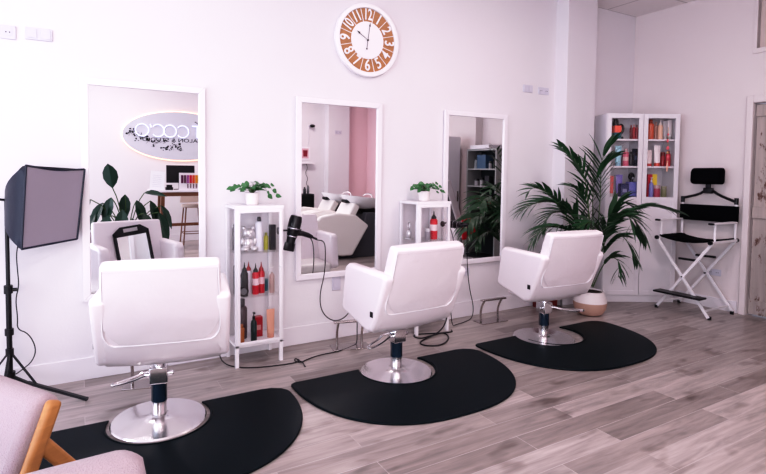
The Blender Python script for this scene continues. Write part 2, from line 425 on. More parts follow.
def hand(ang, L_, tail, w):
    a = R(ang); d = Vector((math.sin(a), 0, math.cos(a))); s = Vector((math.cos(a), 0, -math.sin(a)))
    mb = MB(); y = Vector((0, -.033, 0))
    mb.bar(y - d * tail, y + d * L_, .004, .002, up=(0, 1, 0))
    p = [y + d * (L_ - .0), y + d * (L_ - .03) + s * w, y + d * (L_ - .03) - s * w]
    P = [(q.x, q.z) for q in p]; mb.prism(P, 1, -.032, -.035)
    q = y - d * tail; mb.cyl(q + Vector((0, .001, 0)), q - Vector((0, .002, 0)), .007)
    return mb
hand(302, .125, .0, .010).build('hour_hand', M['black'], ck, smooth=False)
hand(8, .15, .075, .008).build('minute_hand', M['black'], ck, smooth=False)
MB().cyl((0, -.03, 0), (0, -.038, 0), .008).build('hand_pivot', M['black'], ck)

# ------------------------------------------------------------------ sockets and switches
def socket(loc, n, label, holes=True, rz=0, w=.078, hh=.078, cat='socket', name='wall_socket'):
    t = empty(name, loc, rz, label, cat)
    MB().b2((-w * n / 2, -.01, -hh / 2), (w * n / 2, 0, hh / 2)).build('plate', M['plast'], t, bevel=.004)
    for i in range(n):
        x = (i - (n - 1) / 2) * w
        if holes:
            MB().cyl((x, -.0085, 0), (x, -.0125, 0), .023, n=24).build('socket_insert', M['plast'], t)
            MB().cyl((x - .0095, -.0122, 0), (x - .0095, -.0135, 0), .004).cyl((x + .0095, -.0122, 0), (x + .0095, -.0135, 0), .004).build('pin_holes', M['black'], t)
        else:
            MB().b2((x - w * .36, -.014, -hh * .36), (x + w * .36, -.0095, hh * .36)).build('rocker', M['plast'], t, bevel=.002)
socket((-.385, 0, 2.275), 1, 'single white wall socket high up at the upper left corner', w=.085, hh=.085)
socket((-.222, 0, 2.285), 2, 'double white blank switch plate high up left of the first mirror', holes=False, w=.075, cat='switch', name='wall_switch')
socket((4.135, 0, 2.33), 2, 'white blank switch plate high up right of the third mirror', holes=False, w=.07, cat='switch', name='wall_switch')
socket((4.37, 0, 2.325), 2, 'double white wall socket high up beside the pillar', w=.08)
socket((3.30, 0, .45), 2, 'double white wall socket below the third mirror', w=.078)
socket((1.90, 0, .49), 1, 'blank white wall plate low below the middle mirror', holes=False, w=.08, hh=.15, cat='switch', name='wall_switch')
socket((XR, -.99, .39), 2, 'double white wall socket low on the wall behind the black and white makeup chair', rz=-PI / 2, w=.07, hh=.07)

# ------------------------------------------------------------------ mats
def floor_mat_obj(cx, label, sc=1.0, cy=-.75):
    t = MB(); hw = .785; dp = .895; rb = .275
    by = -.11      # base centre below the straight edge
    out = []
    out.append((-rb * .93, 0))
    a0 = math.acos(-.93); a1 = 2 * PI - a0 + 0
    # cutout arc around the base, from left to right going through the far side
    A = []
    s0 = math.atan2(-by, -rb * .9); 
    th0 = PI - math.asin(min(1, -by / rb)); th1 = 2 * PI + math.asin(min(1, -by / rb))
    for i in range(25):
        th = th0 + (th1 - th0) * i / 24
        A.append((rb * math.cos(th), by + rb * math.sin(th)))
    P = list(A)
    P += [(hw - .16, 0), (hw - .09, -.012), (hw - .035, -.045), (hw - .006, -.09)]
    n = 40
    for i in range(n + 1):
        th = -i * PI / n
        c, s_ = math.cos(th), math.sin(th)
        P.append((hw * math.copysign(abs(c) ** .80, c), -.12 + (dp - .12) * -abs(s_) ** .92))
    P += [(-hw + .002, -.04), (-hw + .012, -.015), (-hw + .04, 0)]
    mb = MB(); mb.prism(P, 2, 0.0, .014)
    o = mb.build('salon_floor_mat', M['mat'], bevel=.006, seg=3, loc=(cx, cy, .0005))
    # raised lip round the cutout
    lp = [(x * 1.045, by + (y - by) * 1.045, .013) for x, y in A]
    MB().tube(lp[3:-3], .006, 8).build('raised_lip', M['mat'], o)
    return tag(o, label, 'floor mat', 'black half round salon mats')
m1 = floor_mat_obj(.372, 'black half round rubber mat under the leftmost white styling chair', cy=-.745)
m2 = floor_mat_obj(1.975, 'black half round rubber mat under the middle white styling chair', cy=-.745)
m3 = floor_mat_obj(3.60, 'black half round rubber mat under the styling chair beside the palm', cy=-.715)

# ------------------------------------------------------------------ styling chairs
def slab(sections, nx=8):
    """sections: list of (y,z,halfwidth,thickness,ny,nz) closed loft; normal (ny,nz) points to the rear"""
    mb = MB(); F = []; B = []
    for (y, z, hw, th, ny, nz) in sections:
        fr = []; ba = []
        for i in range(nx + 1):
            u = -1 + 2 * i / nx
            bulge = (1 - u * u)
            fr.append(mb.bm.verts.new((u * hw, y - ny * (th / 2 + .012 * bulge), z - nz * (th / 2 + .012 * bulge))))
            ba.append(mb.bm.verts.new((u * hw, y + ny * (th / 2 + .014 * bulge), z + nz * (th / 2 + .014 * bulge))))
        F.append(fr); B.append(ba)
    for k in range(len(F) - 1):
        for i in range(nx):
            mb.bm.faces.new((F[k][i], F[k][i + 1], F[k + 1][i + 1], F[k + 1][i])); mb.bm.faces.new((B[k][i + 1], B[k][i], B[k + 1][i], B[k + 1][i + 1]))
        mb.bm.faces.new((F[k][0], F[k + 1][0], B[k + 1][0], B[k][0])); mb.bm.faces.new((F[k][nx], B[k][nx], B[k + 1][nx], F[k + 1][nx]))
    mb.bm.faces.new(F[0][::-1] + B[0]); mb.bm.faces.new(F[-1] + B[-1][::-1])
    return mb

PROF = [(-.09, .368, .298), (-.155, .382, .302), (-.212, .43, .302), (-.256, .53, .30), (-.288, .62, .297), (-.325, .73, .292), (-.360, .86, .287), (-.382, .955, .283)]
def make_chair():
    t = empty('styling_chair')
    # base
    MB().lathe([(.255, 0), (.257, .006), (.25, .014), (.10, .022), (.05, .03), (.045, .034), (.001, .034)], n=64).build('round_base', M['chromeb'], t)
    MB().cyl((0, 0, .03), (0, 0, .125), .040, n=32).build('lower_column', M['chromeb'], t)
    MB().cyl((0, 0, .115), (0, 0, .235), .043, n=32).build('pump_sleeve', mat_sleeve, t, bevel=.003)
    h = MB(); h.b2((-.048, -.05, .225), (.048, .05, .32)); h.cyl((-.075, -.02, .275), (.08, -.02, .275), .014); h.cyl((0, 0, .31), (0, 0, .39), .034); h.b2((-.13, -.11, .372), (.13, .09, .388)); h.build('swivel_head', M['chrome'], t, bevel=.006)
    lv = MB().tube([(x_, y_, z_ - .05) for x_, y_, z_ in [(.06, -.01, .335), (.12, -.01, .33), (.17, .02, .31), (.30, .10, .30), (.315, .14, .30), (.29, .16, .30), (.16, .08, .305), (.10, .05, .32), (.05, .03, .335)]], .0065, 8, smooth=2)
    lv.build('pump_lever', M['chrome'], t)
    # seat
    MB().b2((-.27, -.12, .385), (.27, .13, .425)).build('seat_frame', M['vinyl'], t, bevel=.02, seg=3)
    MB().b2((-.255, -.21, .42), (.255, .19, .515)).build('seat_cushion', M['vinylc'], t, bevel=.03, seg=4)
    # backrest
    secs = []
    for i, (y, z, hw) in enumerate(PROF):
        a = PROF[max(0, i - 1)]; b = PROF[min(len(PROF) - 1, i + 1)]
        ty, tz = b[0] - a[0], b[1] - a[1]; L_ = math.hypot(ty, tz); ny, nz = -tz / L_, ty / L_
        th = .085 if 1 < i < len(PROF) - 1 else (.06 if i <= 1 else .075)
        secs.append((y - ny * th * .5, z - nz * th * .5, hw, th, ny, nz))
    bk = slab(secs).build('backrest', M['vinyl'], t, bevel=.018, seg=3)
    # piping: U-shaped seam on the back and edge welts
    def back_pt(u, z):
        for i in range(len(PROF) - 1):
            if PROF[i][1] <= z <= PROF[i + 1][1] or i == len(PROF) - 2:
                f = (z - PROF[i][1]) / (PROF[i + 1][1] - PROF[i][1]); y = PROF[i][0] + f * (PROF[i + 1][0] - PROF[i][0]); hw = PROF[i][2] + f * (PROF[i + 1][2] - PROF[i][2]); break
        return Vector((u * hw, y - .004 - .0155 * (1 - u * u), z))
    U = []
    for i in range(12): U.append(back_pt(-.96, .93 - i * .029))
    for i in range(1, 8):
        a = PI + i / 8 * PI / 2; U.append(back_pt(-.76 + .20 * math.cos(a), .605 + .09 * math.sin(a)))
    for i in range(9): U.append(back_pt(-.76 + i * .19, .515))
    for i in range(1, 8):
        a = 1.5 * PI + i / 8 * PI / 2; U.append(back_pt(.76 + .20 * math.cos(a), .605 + .09 * math.sin(a)))
    for i in range(12): U.append(back_pt(.96, .611 + i * .029))
    MB().tube(U, .0045, 6).build('piping', M['piping'], bk)
    # plastic cover over the back panel: a thin slightly raised skin above the seam
    cv = MB(); n = 10; rows = []
    zs = [.525, .56, .62, .70, .78, .86, .925]
    for z in zs:
        um = .94 if z > .6 else (.70 if z < .53 else .82 if z < .57 else .93)
        rows.append([cv.bm.verts.new(back_pt(-um + 2 * um * i / n, z) + Vector((0, -.0035, 0))) for i in range(n + 1)])
    for k in range(len(rows) - 1):
        for i in range(n): cv.bm.faces.new((rows[k][i], rows[k][i + 1], rows[k + 1][i + 1], rows[k + 1][i]))
    cv.build('cover_panel', mat_cover, bk)
    # armrests
    for s in (-1, 1):
        a = MB()
        poly = [(.170, .462), (.195, .485), (.150, .775), (.110, .80), (-.325, .79), (-.355, .77), (-.285, .60), (-.232, .47), (-.19, .40), (-.14, .385)]
        a.prism(poly, 0, s * .258, s * .338)
        ar = a.build('armrest', M['vinyl'], t, bevel=.024, seg=4)
        # welt seam on the outer rear edge
        if s < 0:
            MB().b2((-.3415, -.215, .50), (-.337, -.185, .535)).build('maker_tag', M['black'], ar)
    return t
mat_sleeve = mat('blue_black_sleeve', (.015, .03, .05), .12, coat=.6)
mat_cover = mat('clear_film_over_vinyl', (.81, .745, .775), .17, bump=.9, bscale=6.5, coat=.7, coatr=.07)
CH = [((.372, -.845, .0), R(-11), 'white vinyl styling chair leftmost, in front of the first mirror'),
      ((1.950, -.885, .0), R(3), 'white vinyl styling chair in the middle, between the two narrow white cabinets'),
      ((3.498, -.846, .0), R(-4), 'white vinyl styling chair on the right, in front of the potted palm')]
ch0 = make_chair()
for i, (loc, rz, lab) in enumerate(CH):
    o = ch0 if i == 0 else copy_tree(ch0)
    o.location = loc; o.rotation_euler = (0, 0, rz); tag(o, lab, 'chair', 'white styling chairs')
    for c_ in o.children:      # the body slides a little on its swivel head
        if c_.name.split('.')[0] == 'pump_lever': c_.rotation_euler = (0, 0, [R(168), R(172), R(-52)][i]); c_.scale = [(.72, .72, 1), (.9, .9, 1), (1, 1, 1)][i]
        if c_.name.split('.')[0] in ('seat_frame', 'seat_cushion', 'backrest', 'armrest'):
            c_.location = [(.04, .03, 0), (-.02, -.02, 0), (-.02, .01, 0)][i]

# hand mirror leaning on the first chair
t = empty('hand_mirror', (.43, -.98, .53), 0, 'black framed hand mirror with slot handle leaning on the first styling chair', 'mirror', rot=(R(11), R(-7), R(-10)))
f = MB()
W, Hh, w = .30, .41, .028
f.prism([(-W / 2, 0), (W / 2, 0), (W / 2, w), (-W / 2, w)], 1, -.006, .006)
f.prism([(-W / 2, 0), (-W / 2 + w, 0), (-W / 2 + w, Hh - .06), (-W / 2, Hh - .06)], 1, -.006, .006); f.prism([(W / 2 - w, 0), (W / 2, 0), (W / 2, Hh - .06), (W / 2 - w, Hh - .06)], 1, -.006, .006)
f.prism([(-W / 2, Hh - .085), (W / 2, Hh - .085), (W / 2, Hh - .05), (-W / 2, Hh - .05)], 1, -.006, .006)
f.prism([(-W / 2, Hh - .05), (-.06, Hh - .05), (-.06, Hh), (-.085, Hh)], 1, -.006, .006); f.prism([(.06, Hh - .05), (W / 2, Hh - .05), (.085, Hh), (.06, Hh)], 1, -.006, .006)
f.prism([(-.062, Hh - .018), (.062, Hh - .018), (.062, Hh), (-.062, Hh)], 1, -.006, .006)
f.build('frame', M['black'], t)
MB().b2((-W / 2 + w - .002, -.003, w - .002), (W / 2 - w + .002, .004, Hh - .083)).build('glass', M['mirror'], t, smooth=False)

# ------------------------------------------------------------------ foot rests at the wall
def footrest(loc, rz, label, W=.21):
    t = empty('footrest', loc, rz, label, 'footrest', 'chrome footrests on the floor by the wall')
    MB().b2((-W / 2 - .05, -.09, 0), (W / 2 + .05, .055, .007)).build('floor_plate', M['steel'], t, bevel=.002)
    for s in (-1, 1):
        MB().tube([(s * W / 2, 0, .005), (s * W / 2, .012, .08), (s * W / 2, -.005, .15), (s * W / 2, -.045, .215)], .010, 8, smooth=2).build('leg', M['steel'], t)
    MB().bar((-W / 2 - .04, -.05, .222), (W / 2 + .04, -.05, .222), .04, .016).build('foot_bar', M['steel'], t, bevel=.005)
footrest((.36, -.27, 0), R(-15), 'chrome footrest seen below the leftmost styling chair', .17)
footrest((1.905, -.25, 0), R(-14), 'chrome footrest by the wall beside the middle styling chair')
footrest((3.45, -.23, 0), R(-3), 'dark chrome footrest by the wall between the middle and right styling chairs')

# ------------------------------------------------------------------ narrow glass cabinets
def narrow_cabinet(x0, y0, label):
    t = empty('display_cabinet', (x0, y0, 0), 0, label, 'cabinet', 'narrow white glass cabinets')
    W, D_, z0, z1, p = .36, .285, .145, 1.175, .026
    for x in (0, W - p):
        for y in (0, D_ - p):
            MB().b2((x, y, 0), (x + p, y + p, z0 + .01)).build('leg', M['whitep'], t, bevel=.002)
    b = MB()
    for x in (0, W - p):
        for y in (0, D_ - p): b.b2((x, y, z0), (x + p, y + p, z1 - .02))
    b.b2((-.004, -.004, z1 - .022), (W + .004, D_ + .002, z1)); b.b2((0, 0, z0), (W, D_, z0 + .016))
    b.b2((p, 0, z1 - .045), (W - p, .012, z1 - .02))
    b.build('carcass', M['whitep'], t, bevel=.002)
    for z in (.50, .825):
        MB().b2((p * .6, .02, z), (W - p * .6, D_ - .012, z + .006)).build('glass_shelf', M['glass'], t)
    for x in (.006, W - .009):
        MB().b2((x, p, z0 + .016), (x + .003, D_ - p, z1 - .022)).build('side_pane', M['glass'], t)
    f = MB(); fw = .02
    f.b2((p * .5, -.012, z0 + .02), (p * .5 + fw, 0, z1 - .03)); f.b2((W - p * .5 - fw, -.012, z0 + .02), (W - p * .5, 0, z1 - .03))
    f.b2((p * .5 + fw, -.012, z0 + .02), (W - p * .5 - fw, 0, z0 + .04)); f.b2((p * .5 + fw, -.012, z1 - .05), (W - p * .5 - fw, 0, z1 - .03))
    dr = f.build('door', M['whitep'], t, bevel=.002)
    MB().b2((p * .5 + fw, -.008, z0 + .04), (W - p * .5 - fw, -.005, z1 - .05)).build('pane', M['glass'], dr)
    MB().cyl((W - p * .5 - .01, -.012, .72), (W - p * .5 - .01, -.03, .72), .007).build('knob', M['whitep'], dr)
    return t
C1 = (.955, -.295); C2 = (2.535, -.295)
narrow_cabinet(*C1, 'narrow white glass cabinet between the first and middle mirrors')
narrow_cabinet(*C2, 'narrow white glass cabinet with red bottle, behind the middle styling chair')

# ------------------------------------------------------------------ bottles and boxes
def product(kind, loc, w, h, col, cap, label, group=None, rz=0, stripe=None, cat=None, metal=0., d=None):
    """one packaged product; kind: bottle, can, pump, tube, jar, box, pointed, comb"""
    nm = {'bottle': 'bottle', 'can': 'spray_can', 'pump': 'pump_bottle', 'tube': 'cosmetic_tube', 'jar': 'jar', 'box': 'product_box', 'pointed': 'nozzle_bottle'}[kind]
    t = empty(nm, loc, rz, label, cat or {'can': 'spray can', 'tube': 'tube', 'jar': 'jar', 'box': 'box'}.get(kind, 'bottle'), group)
    r = w / 2; mb = cmat(col, .28, metal); mc = cmat(cap, .3)
    if kind == 'box':
        dd = d or w * .8
        MB().b2((-r, -dd / 2, 0), (r, dd / 2, h)).build('carton', mb, t, bevel=.0015)
        MB().b2((-r * .98, -dd / 2 * .98, h), (r * .98, dd / 2 * .98, h + .0015)).build('lid_flap', mc, t)
    elif kind == 'tube':
        b = MB(); n = 16; hh = h * .84; z0 = h * .16
        rings = []
        for k in range(7):
            f = k / 6; sy = .95 * (1 - f) + .08 * f; sx_ = .92 + .12 * f
            rings.append([b.bm.verts.new((r * sx_ * math.cos(2 * PI * i / n), r * .8 * sy * math.sin(2 * PI * i / n), z0 + hh * f)) for i in range(n)])
        for k in range(6):
            for i in range(n): b.bm.faces.new((rings[k][i], rings[k][(i + 1) % n], rings[k + 1][(i + 1) % n], rings[k + 1][i]))
        b.bm.faces.new(rings[0][::-1]); b.bm.faces.new(rings[-1])
        b.build('body', mb, t)
        MB().lathe([(r * .85, 0), (r * .85, z0), (r * .1, z0)], n=16).build('cap', mc, t)
    elif kind == 'jar':
        MB().lathe([(r * .9, 0), (r, h * .05), (r, h * .7), (r * .9, h * .72)], n=20).build('body', mb, t)
        MB().lathe([(r * .97, h * .72), (r * .97, h * .97), (r * .9, h)], n=20).build('lid', mc, t)
    elif kind == 'can':
        MB().lathe([(r * .95, 0), (r, h * .01), (r, h * .80), (r * .85, h * .84), (r * .55, h * .87)], n=20).build('body', mb, t)
        MB().lathe([(r * .55, h * .86), (r * .55, h * .94), (r * .4, h), (r * .1, h)], n=16).build('cap', mc, t)
    elif kind == 'pump':
        MB().lathe([(r * .95, 0), (r, h * .02), (r, h * .62), (r * .8, h * .70), (r * .38, h * .74), (r * .38, h * .78)], n=20).build('body', mb, t)
        c = MB(); c.lathe([(r * .45, h * .78), (r * .45, h * .86), (r * .16, h * .87), (r * .16, h * .96)], n=14); c.b2((-r * .3, -r * .9, h * .95), (r * .3, r * .3, h)); c.build('pump_head', mc, t)
    elif kind == 'pointed':
        MB().lathe([(r * .95, 0), (r, h * .02), (r, h * .66), (r * .7, h * .72)], n=20).build('body', mb, t)
        MB().lathe([(r * .72, h * .72), (r * .66, h * .78), (r * .22, h * .86), (r * .08, h)], n=14).build('nozzle', mc, t)
    else:
        MB().lathe([(r * .95, 0), (r, h * .02), (r, h * .76), (r * .85, h * .80), (r * .5, h * .82)], n=20).build('body', mb, t)
        MB().lathe([(r * .56, h * .82), (r * .56, h * .98), (r * .5, h)], n=14).build('cap', mc, t)
    if stripe:
        MB().lathe([(r * 1.01, h * .30), (r * 1.01, h * .52)], n=20).build('label_band', cmat(stripe), t) if kind in ('bottle', 'can', 'pump', 'pointed') else \
            MB().b2((-r * .55, -(d or w * .8) / 2 - .002, h * .35), (r * .55, -(d or w * .8) / 2, h * .6)).build('label_band', cmat(stripe), t)
    return t
BK = (.012, .012, .014)
G1 = 'products in the first narrow cabinet'
def c1(x, y, z, *a, **k): product(a[0], (C1[0] + x, C1[1] + y, z), *a[1:], group=G1, **k)
# top glass shelf .831
product('can', (C1[0] + .052, C1[1] + .2, .831), .05, .20, (.06, .05, .06), BK, 'dark tall can at the left of the top glass shelf', G1)
c1(.205, .10, .831, 'can', .058, .255, (.78, .77, .84), (.05, .05, .06), 'white hairspray can with dark nozzle beside the silver bear')
c1(.272, .14, .831, 'bottle', .035, .13, (.50, .48, .06), (.3, .3, .05), 'small yellow green bottle right of the white hairspray can')
c1(.312, .11, .831, 'box', .045, .19, (.02, .02, .025), BK, 'narrow black box at the right end of the top glass shelf')
# silver bear figure
t = empty('bear_figurine', (C1[0] + .125, C1[1] + .10, .831), 0, 'shiny silver bear figurine sitting on the top glass shelf', 'figurine', G1)
b = MB(); b.sphere(.043, (0, 0, .058), (1, .9, 1.1)); b.sphere(.032, (-.034, -.02, .022), (1, 1.3, .7)); b.sphere(.032, (.034, -.02, .022), (1, 1.3, .7)); b.sphere(.018, (-.045, -.01, .075), (.9, .9, 1.5)); b.sphere(.018, (.045, -.01, .075), (.9, .9, 1.5))
b.build('body', M['steelsilver'], t)
b = MB(); b.sphere(.042, (0, -.005, .135), (1.05, .95, .92)); b.sphere(.016, (-.032, 0, .172)); b.sphere(.016, (.032, 0, .172)); b.sphere(.014, (0, -.042, .125))
b.build('head', M['steelsilver'], t)
# middle shelf .506
c1(.055, .17, .506, 'bottle', .05, .27, (.02, .02, .022), BK, 'tall black bottle at the left of the middle glass shelf')
c1(.085, .07, .506, 'pointed', .055, .25, (.03, .03, .035), BK, 'black nozzle bottle standing in front on the middle glass shelf')
c1(.145, .17, .506, 'pointed', .055, .235, (.70, .68, .74), (.35, .02, .03), 'white bottle with pointed red cap on the middle glass shelf')
c1(.178, .10, .506, 'pointed', .052, .23, (.55, .012, .035), BK, 'red bottle with black nozzle, left one of the pair', stripe=(.8, .6, .65))
c1(.228, .12, .506, 'pointed', .052, .235, (.50, .01, .03), (.3, .01, .02), 'red bottle with pointed cap, right one of the pair', stripe=(.75, .5, .55))
c1(.275, .17, .506, 'jar', .045, .09, (.02, .12, .16), (.02, .10, .12), 'small teal jar on the middle glass shelf')
c1(.302, .09, .506, 'pump', .04, .20, (.48, .33, .31), (.75, .7, .72), 'beige serum bottle with white pump on the middle glass shelf')
# bottom .161
c1(.095, .17, .162, 'bottle', .075, .30, (.075, .05, .06), (.06, .05, .06), 'very tall smoky brown bottle on the cabinet bottom')
c1(.062, .06, .162, 'bottle', .038, .14, (.40, .14, .05), (.35, .12, .04), 'small amber bottle in front of the tall brown bottle')
c1(.155, .07, .162, 'pump', .045, .215, (.02, .035, .035), BK, 'slim black pump bottle on the cabinet bottom')
c1(.215, .17, .162, 'box', .065, .15, (.40, .025, .04), (.45, .03, .05), 'red carton behind the slim black pump bottle', stripe=(.6, .3, .3))
c1(.295, .10, .162, 'tube', .062, .215, (.78, .42, .31), (.70, .34, .25), 'peach coloured tube standing at the right of the cabinet bottom')
# round mirror-like black dial on the middle shelf
t = empty('round_brush', (C1[0] + .072, C1[1] + .045, .506), 0, 'round black hair brush head lying in front on the middle glass shelf', 'brush', G1)
MB().cyl((0, 0, .04), (0, .02, .04), .038, n=24).build('brush_head', M['black'], t); MB().cyl((0, -.004, .04), (0, .0, .04), .024, n=20).build('brush_centre', cmat((.18, .18, .2)), t)
MB().cyl((0, .012, .075), (-.01, .025, .16), .008).build('handle', M['black'], t)
G2 = 'products in the second narrow cabinet'
def c2(x, y, z, *a, **k): product(a[0], (C2[0] + x, C2[1] + y, z), *a[1:], group=G2, **k)
c2(.075, .10, .831, 'can', .05, .19, (.60, .56, .62), (.7, .68, .72), 'tall silvery white can at the left of the upper shelf, behind the middle chair')
c2(.13, .16, .831, 'bottle', .045, .13, (.66, .62, .68), (.75, .73, .76), 'short white bottle next to the tall silvery can')
c2(.175, .09, .831, 'jar', .05, .10, (.35, .32, .36), (.6, .58, .6), 'small grey jar left of the red bottle')
c2(.25, .10, .831, 'pointed', .068, .255, (.62, .012, .03), BK, 'big red bottle with black nozzle on the upper shelf', stripe=(.85, .7, .72))
c2(.30, .17, .831, 'bottle', .045, .17, (.55, .1, .14), (.6, .5, .5), 'pinkish bottle half behind the big red bottle')
c2(.11, .15, .506, 'bottle', .055, .2, (.5, .45, .5), BK, 'grey bottle on the middle shelf, hidden low behind the middle chair')
# small silver ring stand visible through the side
t = empty('ring_ornament', (C2[0] + .04, C2[1] + .19, .831), R(70), 'silver figure ornament seen through the cabinet side', 'ornament', G2)
MB().tube([(.03 * math.cos(a * PI / 8), 0, .12 + .03 * math.sin(a * PI / 8)) for a in range(16)], .006, 6, closed=True).build('ring', M['steelsilver'], t)
b = MB(); b.sphere(.032, (0, 0, .045), (1, .8, 1.3)); b.cyl((0, 0, 0), (0, 0, .01), .035); b.build('body', M['steelsilver'], t)

# ------------------------------------------------------------------ small potted plants on the cabinets
def leaf_shape(mb, c, n_dir, tip, s, fold=.2):
    """heart shaped leaf: c base point, tip direction, n_dir normal"""
    side = tip.cross(n_dir).normalized()
    prof = [(0, .03), (.12, .36), (.3, .48), (.55, .40), (.8, .2), (1.0, .01)]
    Lf = []; Rt = []; Cn = []
    for u, w in prof:
        droop = -n_dir * (u * u * .22 * s)
        p = c + tip * (u * s) + droop
        Cn.append(mb.bm.verts.new(p)); Lf.append(mb.bm.verts.new(p - side * w * s + n_dir * fold * w * s)); Rt.append(mb.bm.verts.new(p + side * w * s + n_dir * fold * w * s))
    for i in range(len(prof) - 1):
        mb.bm.faces.new((Lf[i], Cn[i], Cn[i + 1], Lf[i + 1])); mb.bm.faces.new((Cn[i], Rt[i], Rt[i + 1], Cn[i + 1]))
def small_plant(loc, seed, label):
    t = empty('potted_plant', loc, 0, label, 'plant', 'small potted plants on the cabinets')
    MB().lathe([(.040, 0), (.046, .004), (.054, .085), (.056, .09), (.050, .09), (.048, .075), (.001, .075)], n=28).build('pot', M['potw'], t)
    MB().lathe([(.047, .070), (.047, .078), (.001, .08)], n=20).build('soil', M['soil'], t)
    rnd = random.Random(seed); lv = MB(); st = MB()
    # short bushy middle leaves, then trailing shoots to the left and right
    for i in range(34):
        a = rnd.uniform(0, 2 * PI); r = rnd.uniform(.01, .075); z = .105 + rnd.uniform(0, .075) * (1 - r / .11)
        p = Vector((r * math.cos(a), min(r * math.sin(a), .06), z))
        tip = Vector((math.cos(a + rnd.uniform(-.7, .7)), math.sin(a), rnd.uniform(-.35, .4))).normalized()
        nn = (Vector((0, -.35, 1)) + Vector((rnd.uniform(-.5, .5), rnd.uniform(-.5, .3), 0))).normalized()
        nn = (nn - tip * nn.dot(tip)).normalized()
        leaf_shape(lv, p, nn, tip, rnd.uniform(.036, .055)); st.tube([(0, 0, .075), (p.x * .5, p.y * .5, p.z), p], .0012, 4)
    for sx, L_ in ((-1, .145), (1, .15), (1, .10), (-.8, .085)):
        pts = [Vector((0, 0, .08)), Vector((sx * L_ * .45, -.03, .15)), Vector((sx * L_ * .85, -.04, .135)), Vector((sx * L_ * 1.1, -.045, .075 if sx > 0 else .115))]
        st.tube(pts, .0013, 4, smooth=1)
        for q in (pts[1], (pts[1] + pts[2]) / 2, pts[2], (pts[2] + pts[3]) / 2, pts[3]):
            tip = Vector((sx * .8, rnd.uniform(-.5, .1), rnd.uniform(-.7, 0))).normalized(); nn = Vector((rnd.uniform(-.2, .2), -.75, .65)); nn = (nn - tip * nn.dot(tip)).normalized()
            leaf_shape(lv, q + Vector((0, rnd.uniform(-.01, .01), rnd.uniform(-.01, .02))), nn, tip, rnd.uniform(.034, .048))
    lv.build('foliage', M['leaf2'], t, smooth=False); st.build('stems', M['stem'], t)
small_plant((C1[0] + .165, C1[1] + .14, 1.175), 4, 'small white pot of trailing green leaves on the cabinet left of the hair dryer')
small_plant((C2[0] + .165, C2[1] + .14, 1.175), 9, 'small white pot of green leaves on the cabinet behind the middle styling chair')

# ------------------------------------------------------------------ hair dryers and cables
def dryer(loc, rot, label, s=1.):
    t = empty('hair_dryer', loc, 0, label, 'hair dryer', rot=rot); t.scale = (s, s, s)
    b = MB(); b.lathe([(.030, -.035), (.040, -.03), (.046, .0), (.046, .06), (.040, .10), (.032, .135), (.030, .165)], n=24); b.build('barrel', M['black'], t)
    n = MB(); n.lathe([(.031, .165), (.032, .175), (.034, .215), (.030, .222)], n=20, sx=1.25, sy=.45); n.build('nozzle', M['black'], t)
    ring_ = MB(); ring_.lathe([(.0465, .055), (.0475, .058), (.0475, .062), (.0465, .065)], n=24); ring_.lathe([(.0375, .112), (.0382, .115), (.0382, .118), (.037, .121)], n=24); ring_.build('trim_ring', cmat((.45, .45, .48), .2, .9), t)
    h = MB(); h.tube([(.03, 0, .085), (.075, 0, .08), (.12, 0, .085), (.155, 0, .092)], [.021, .019, .018, .014], 12); h.build('handle', M['black'], t)
    MB().tube([(.15, 0, .091), (.175, 0, .096), (.195, 0, .10)], .008, 8).build('cord_sleeve', M['black'], t)
    return t
# dryer 1 hangs in a holder on the cabinet side: barrel pointing down
dryer((1.465, -.16, 1.045), (R(180), R(14), 0), 'black hair dryer hanging nozzle down between the first cabinet and the middle mirror', 1.1)
t = empty('dryer_holder', (1.315 + .004, -.16, .97), 0, 'small black holder bracket on the right side of the first narrow cabinet', 'holder')
MB().cyl((0, 0, 0), (.012, 0, 0), .028, n=20).build('mount', M['black'], t)
MB().tube([(.01, 0, 0), (.06, 0, 0), (.10, -.005, 0)], .007, 8).build('arm', M['black'], t)
MB().tube([(.135 + .056 * math.cos(a * PI / 9), .056 * math.sin(a * PI / 9), 0) for a in range(18)], .004, 6, closed=True).build('ring', M['black'], t)
dryer((3.005, -.17, .955), (R(90), 0, R(8)), 'black hair dryer held on the right side of the second narrow cabinet', .8)
t = empty('dryer_holder', (2.899, -.17, .96), 0, 'small black holder bracket on the right side of the second narrow cabinet', 'holder')
MB().cyl((0, 0, 0), (.012, 0, 0), .026, n=20).build('mount', M['black'], t); MB().tube([(.01, 0, 0), (.05, 0, .01), (.07, 0, .02)], .007, 8).build('arm', M['black'], t)

def cable(pts, label, r=.0042, sm=3, mt='black'):
    return tag(MB().tube(pts, r, 6, smooth=sm).build('power_cable', M[mt]), label, 'cable')
cable([(1.646, -.16, .881), (1.71, -.16, .87), (1.735, -.14, .8), (1.735, -.13, .6), (1.69, -.12, .42), (1.70, -.14, .28), (1.80, -.16, .19), (1.92, -.17, .22), (2.02, -.17, .38), (2.03, -.19, .45), (2.0, -.2, .3), (1.99, -.22, .1),
       (1.98, -.24, .012), (1.94, -.26, .005), (1.78, -.33, .005), (1.6, -.33, .005), (1.46, -.38, .005), (1.41, -.42, .005), (1.38, -.36, .005), (1.40, -.31, .005), (1.43, -.36, .005), (1.38, -.40, .005), (1.22, -.385, .005), (1.05, -.345, .005), (.93, -.25, .005), (.90, -.12, .006), (.90, -.03, .03), (.89, -.022, .2)],
      'black dryer cable hanging down the wall and running along the floor under the first cabinet')
cable([(1.40, -.37, .011), (1.42, -.42, .011), (1.41, -.50, .005)], 'short loose black cable end on the floor beside the first cabinet')
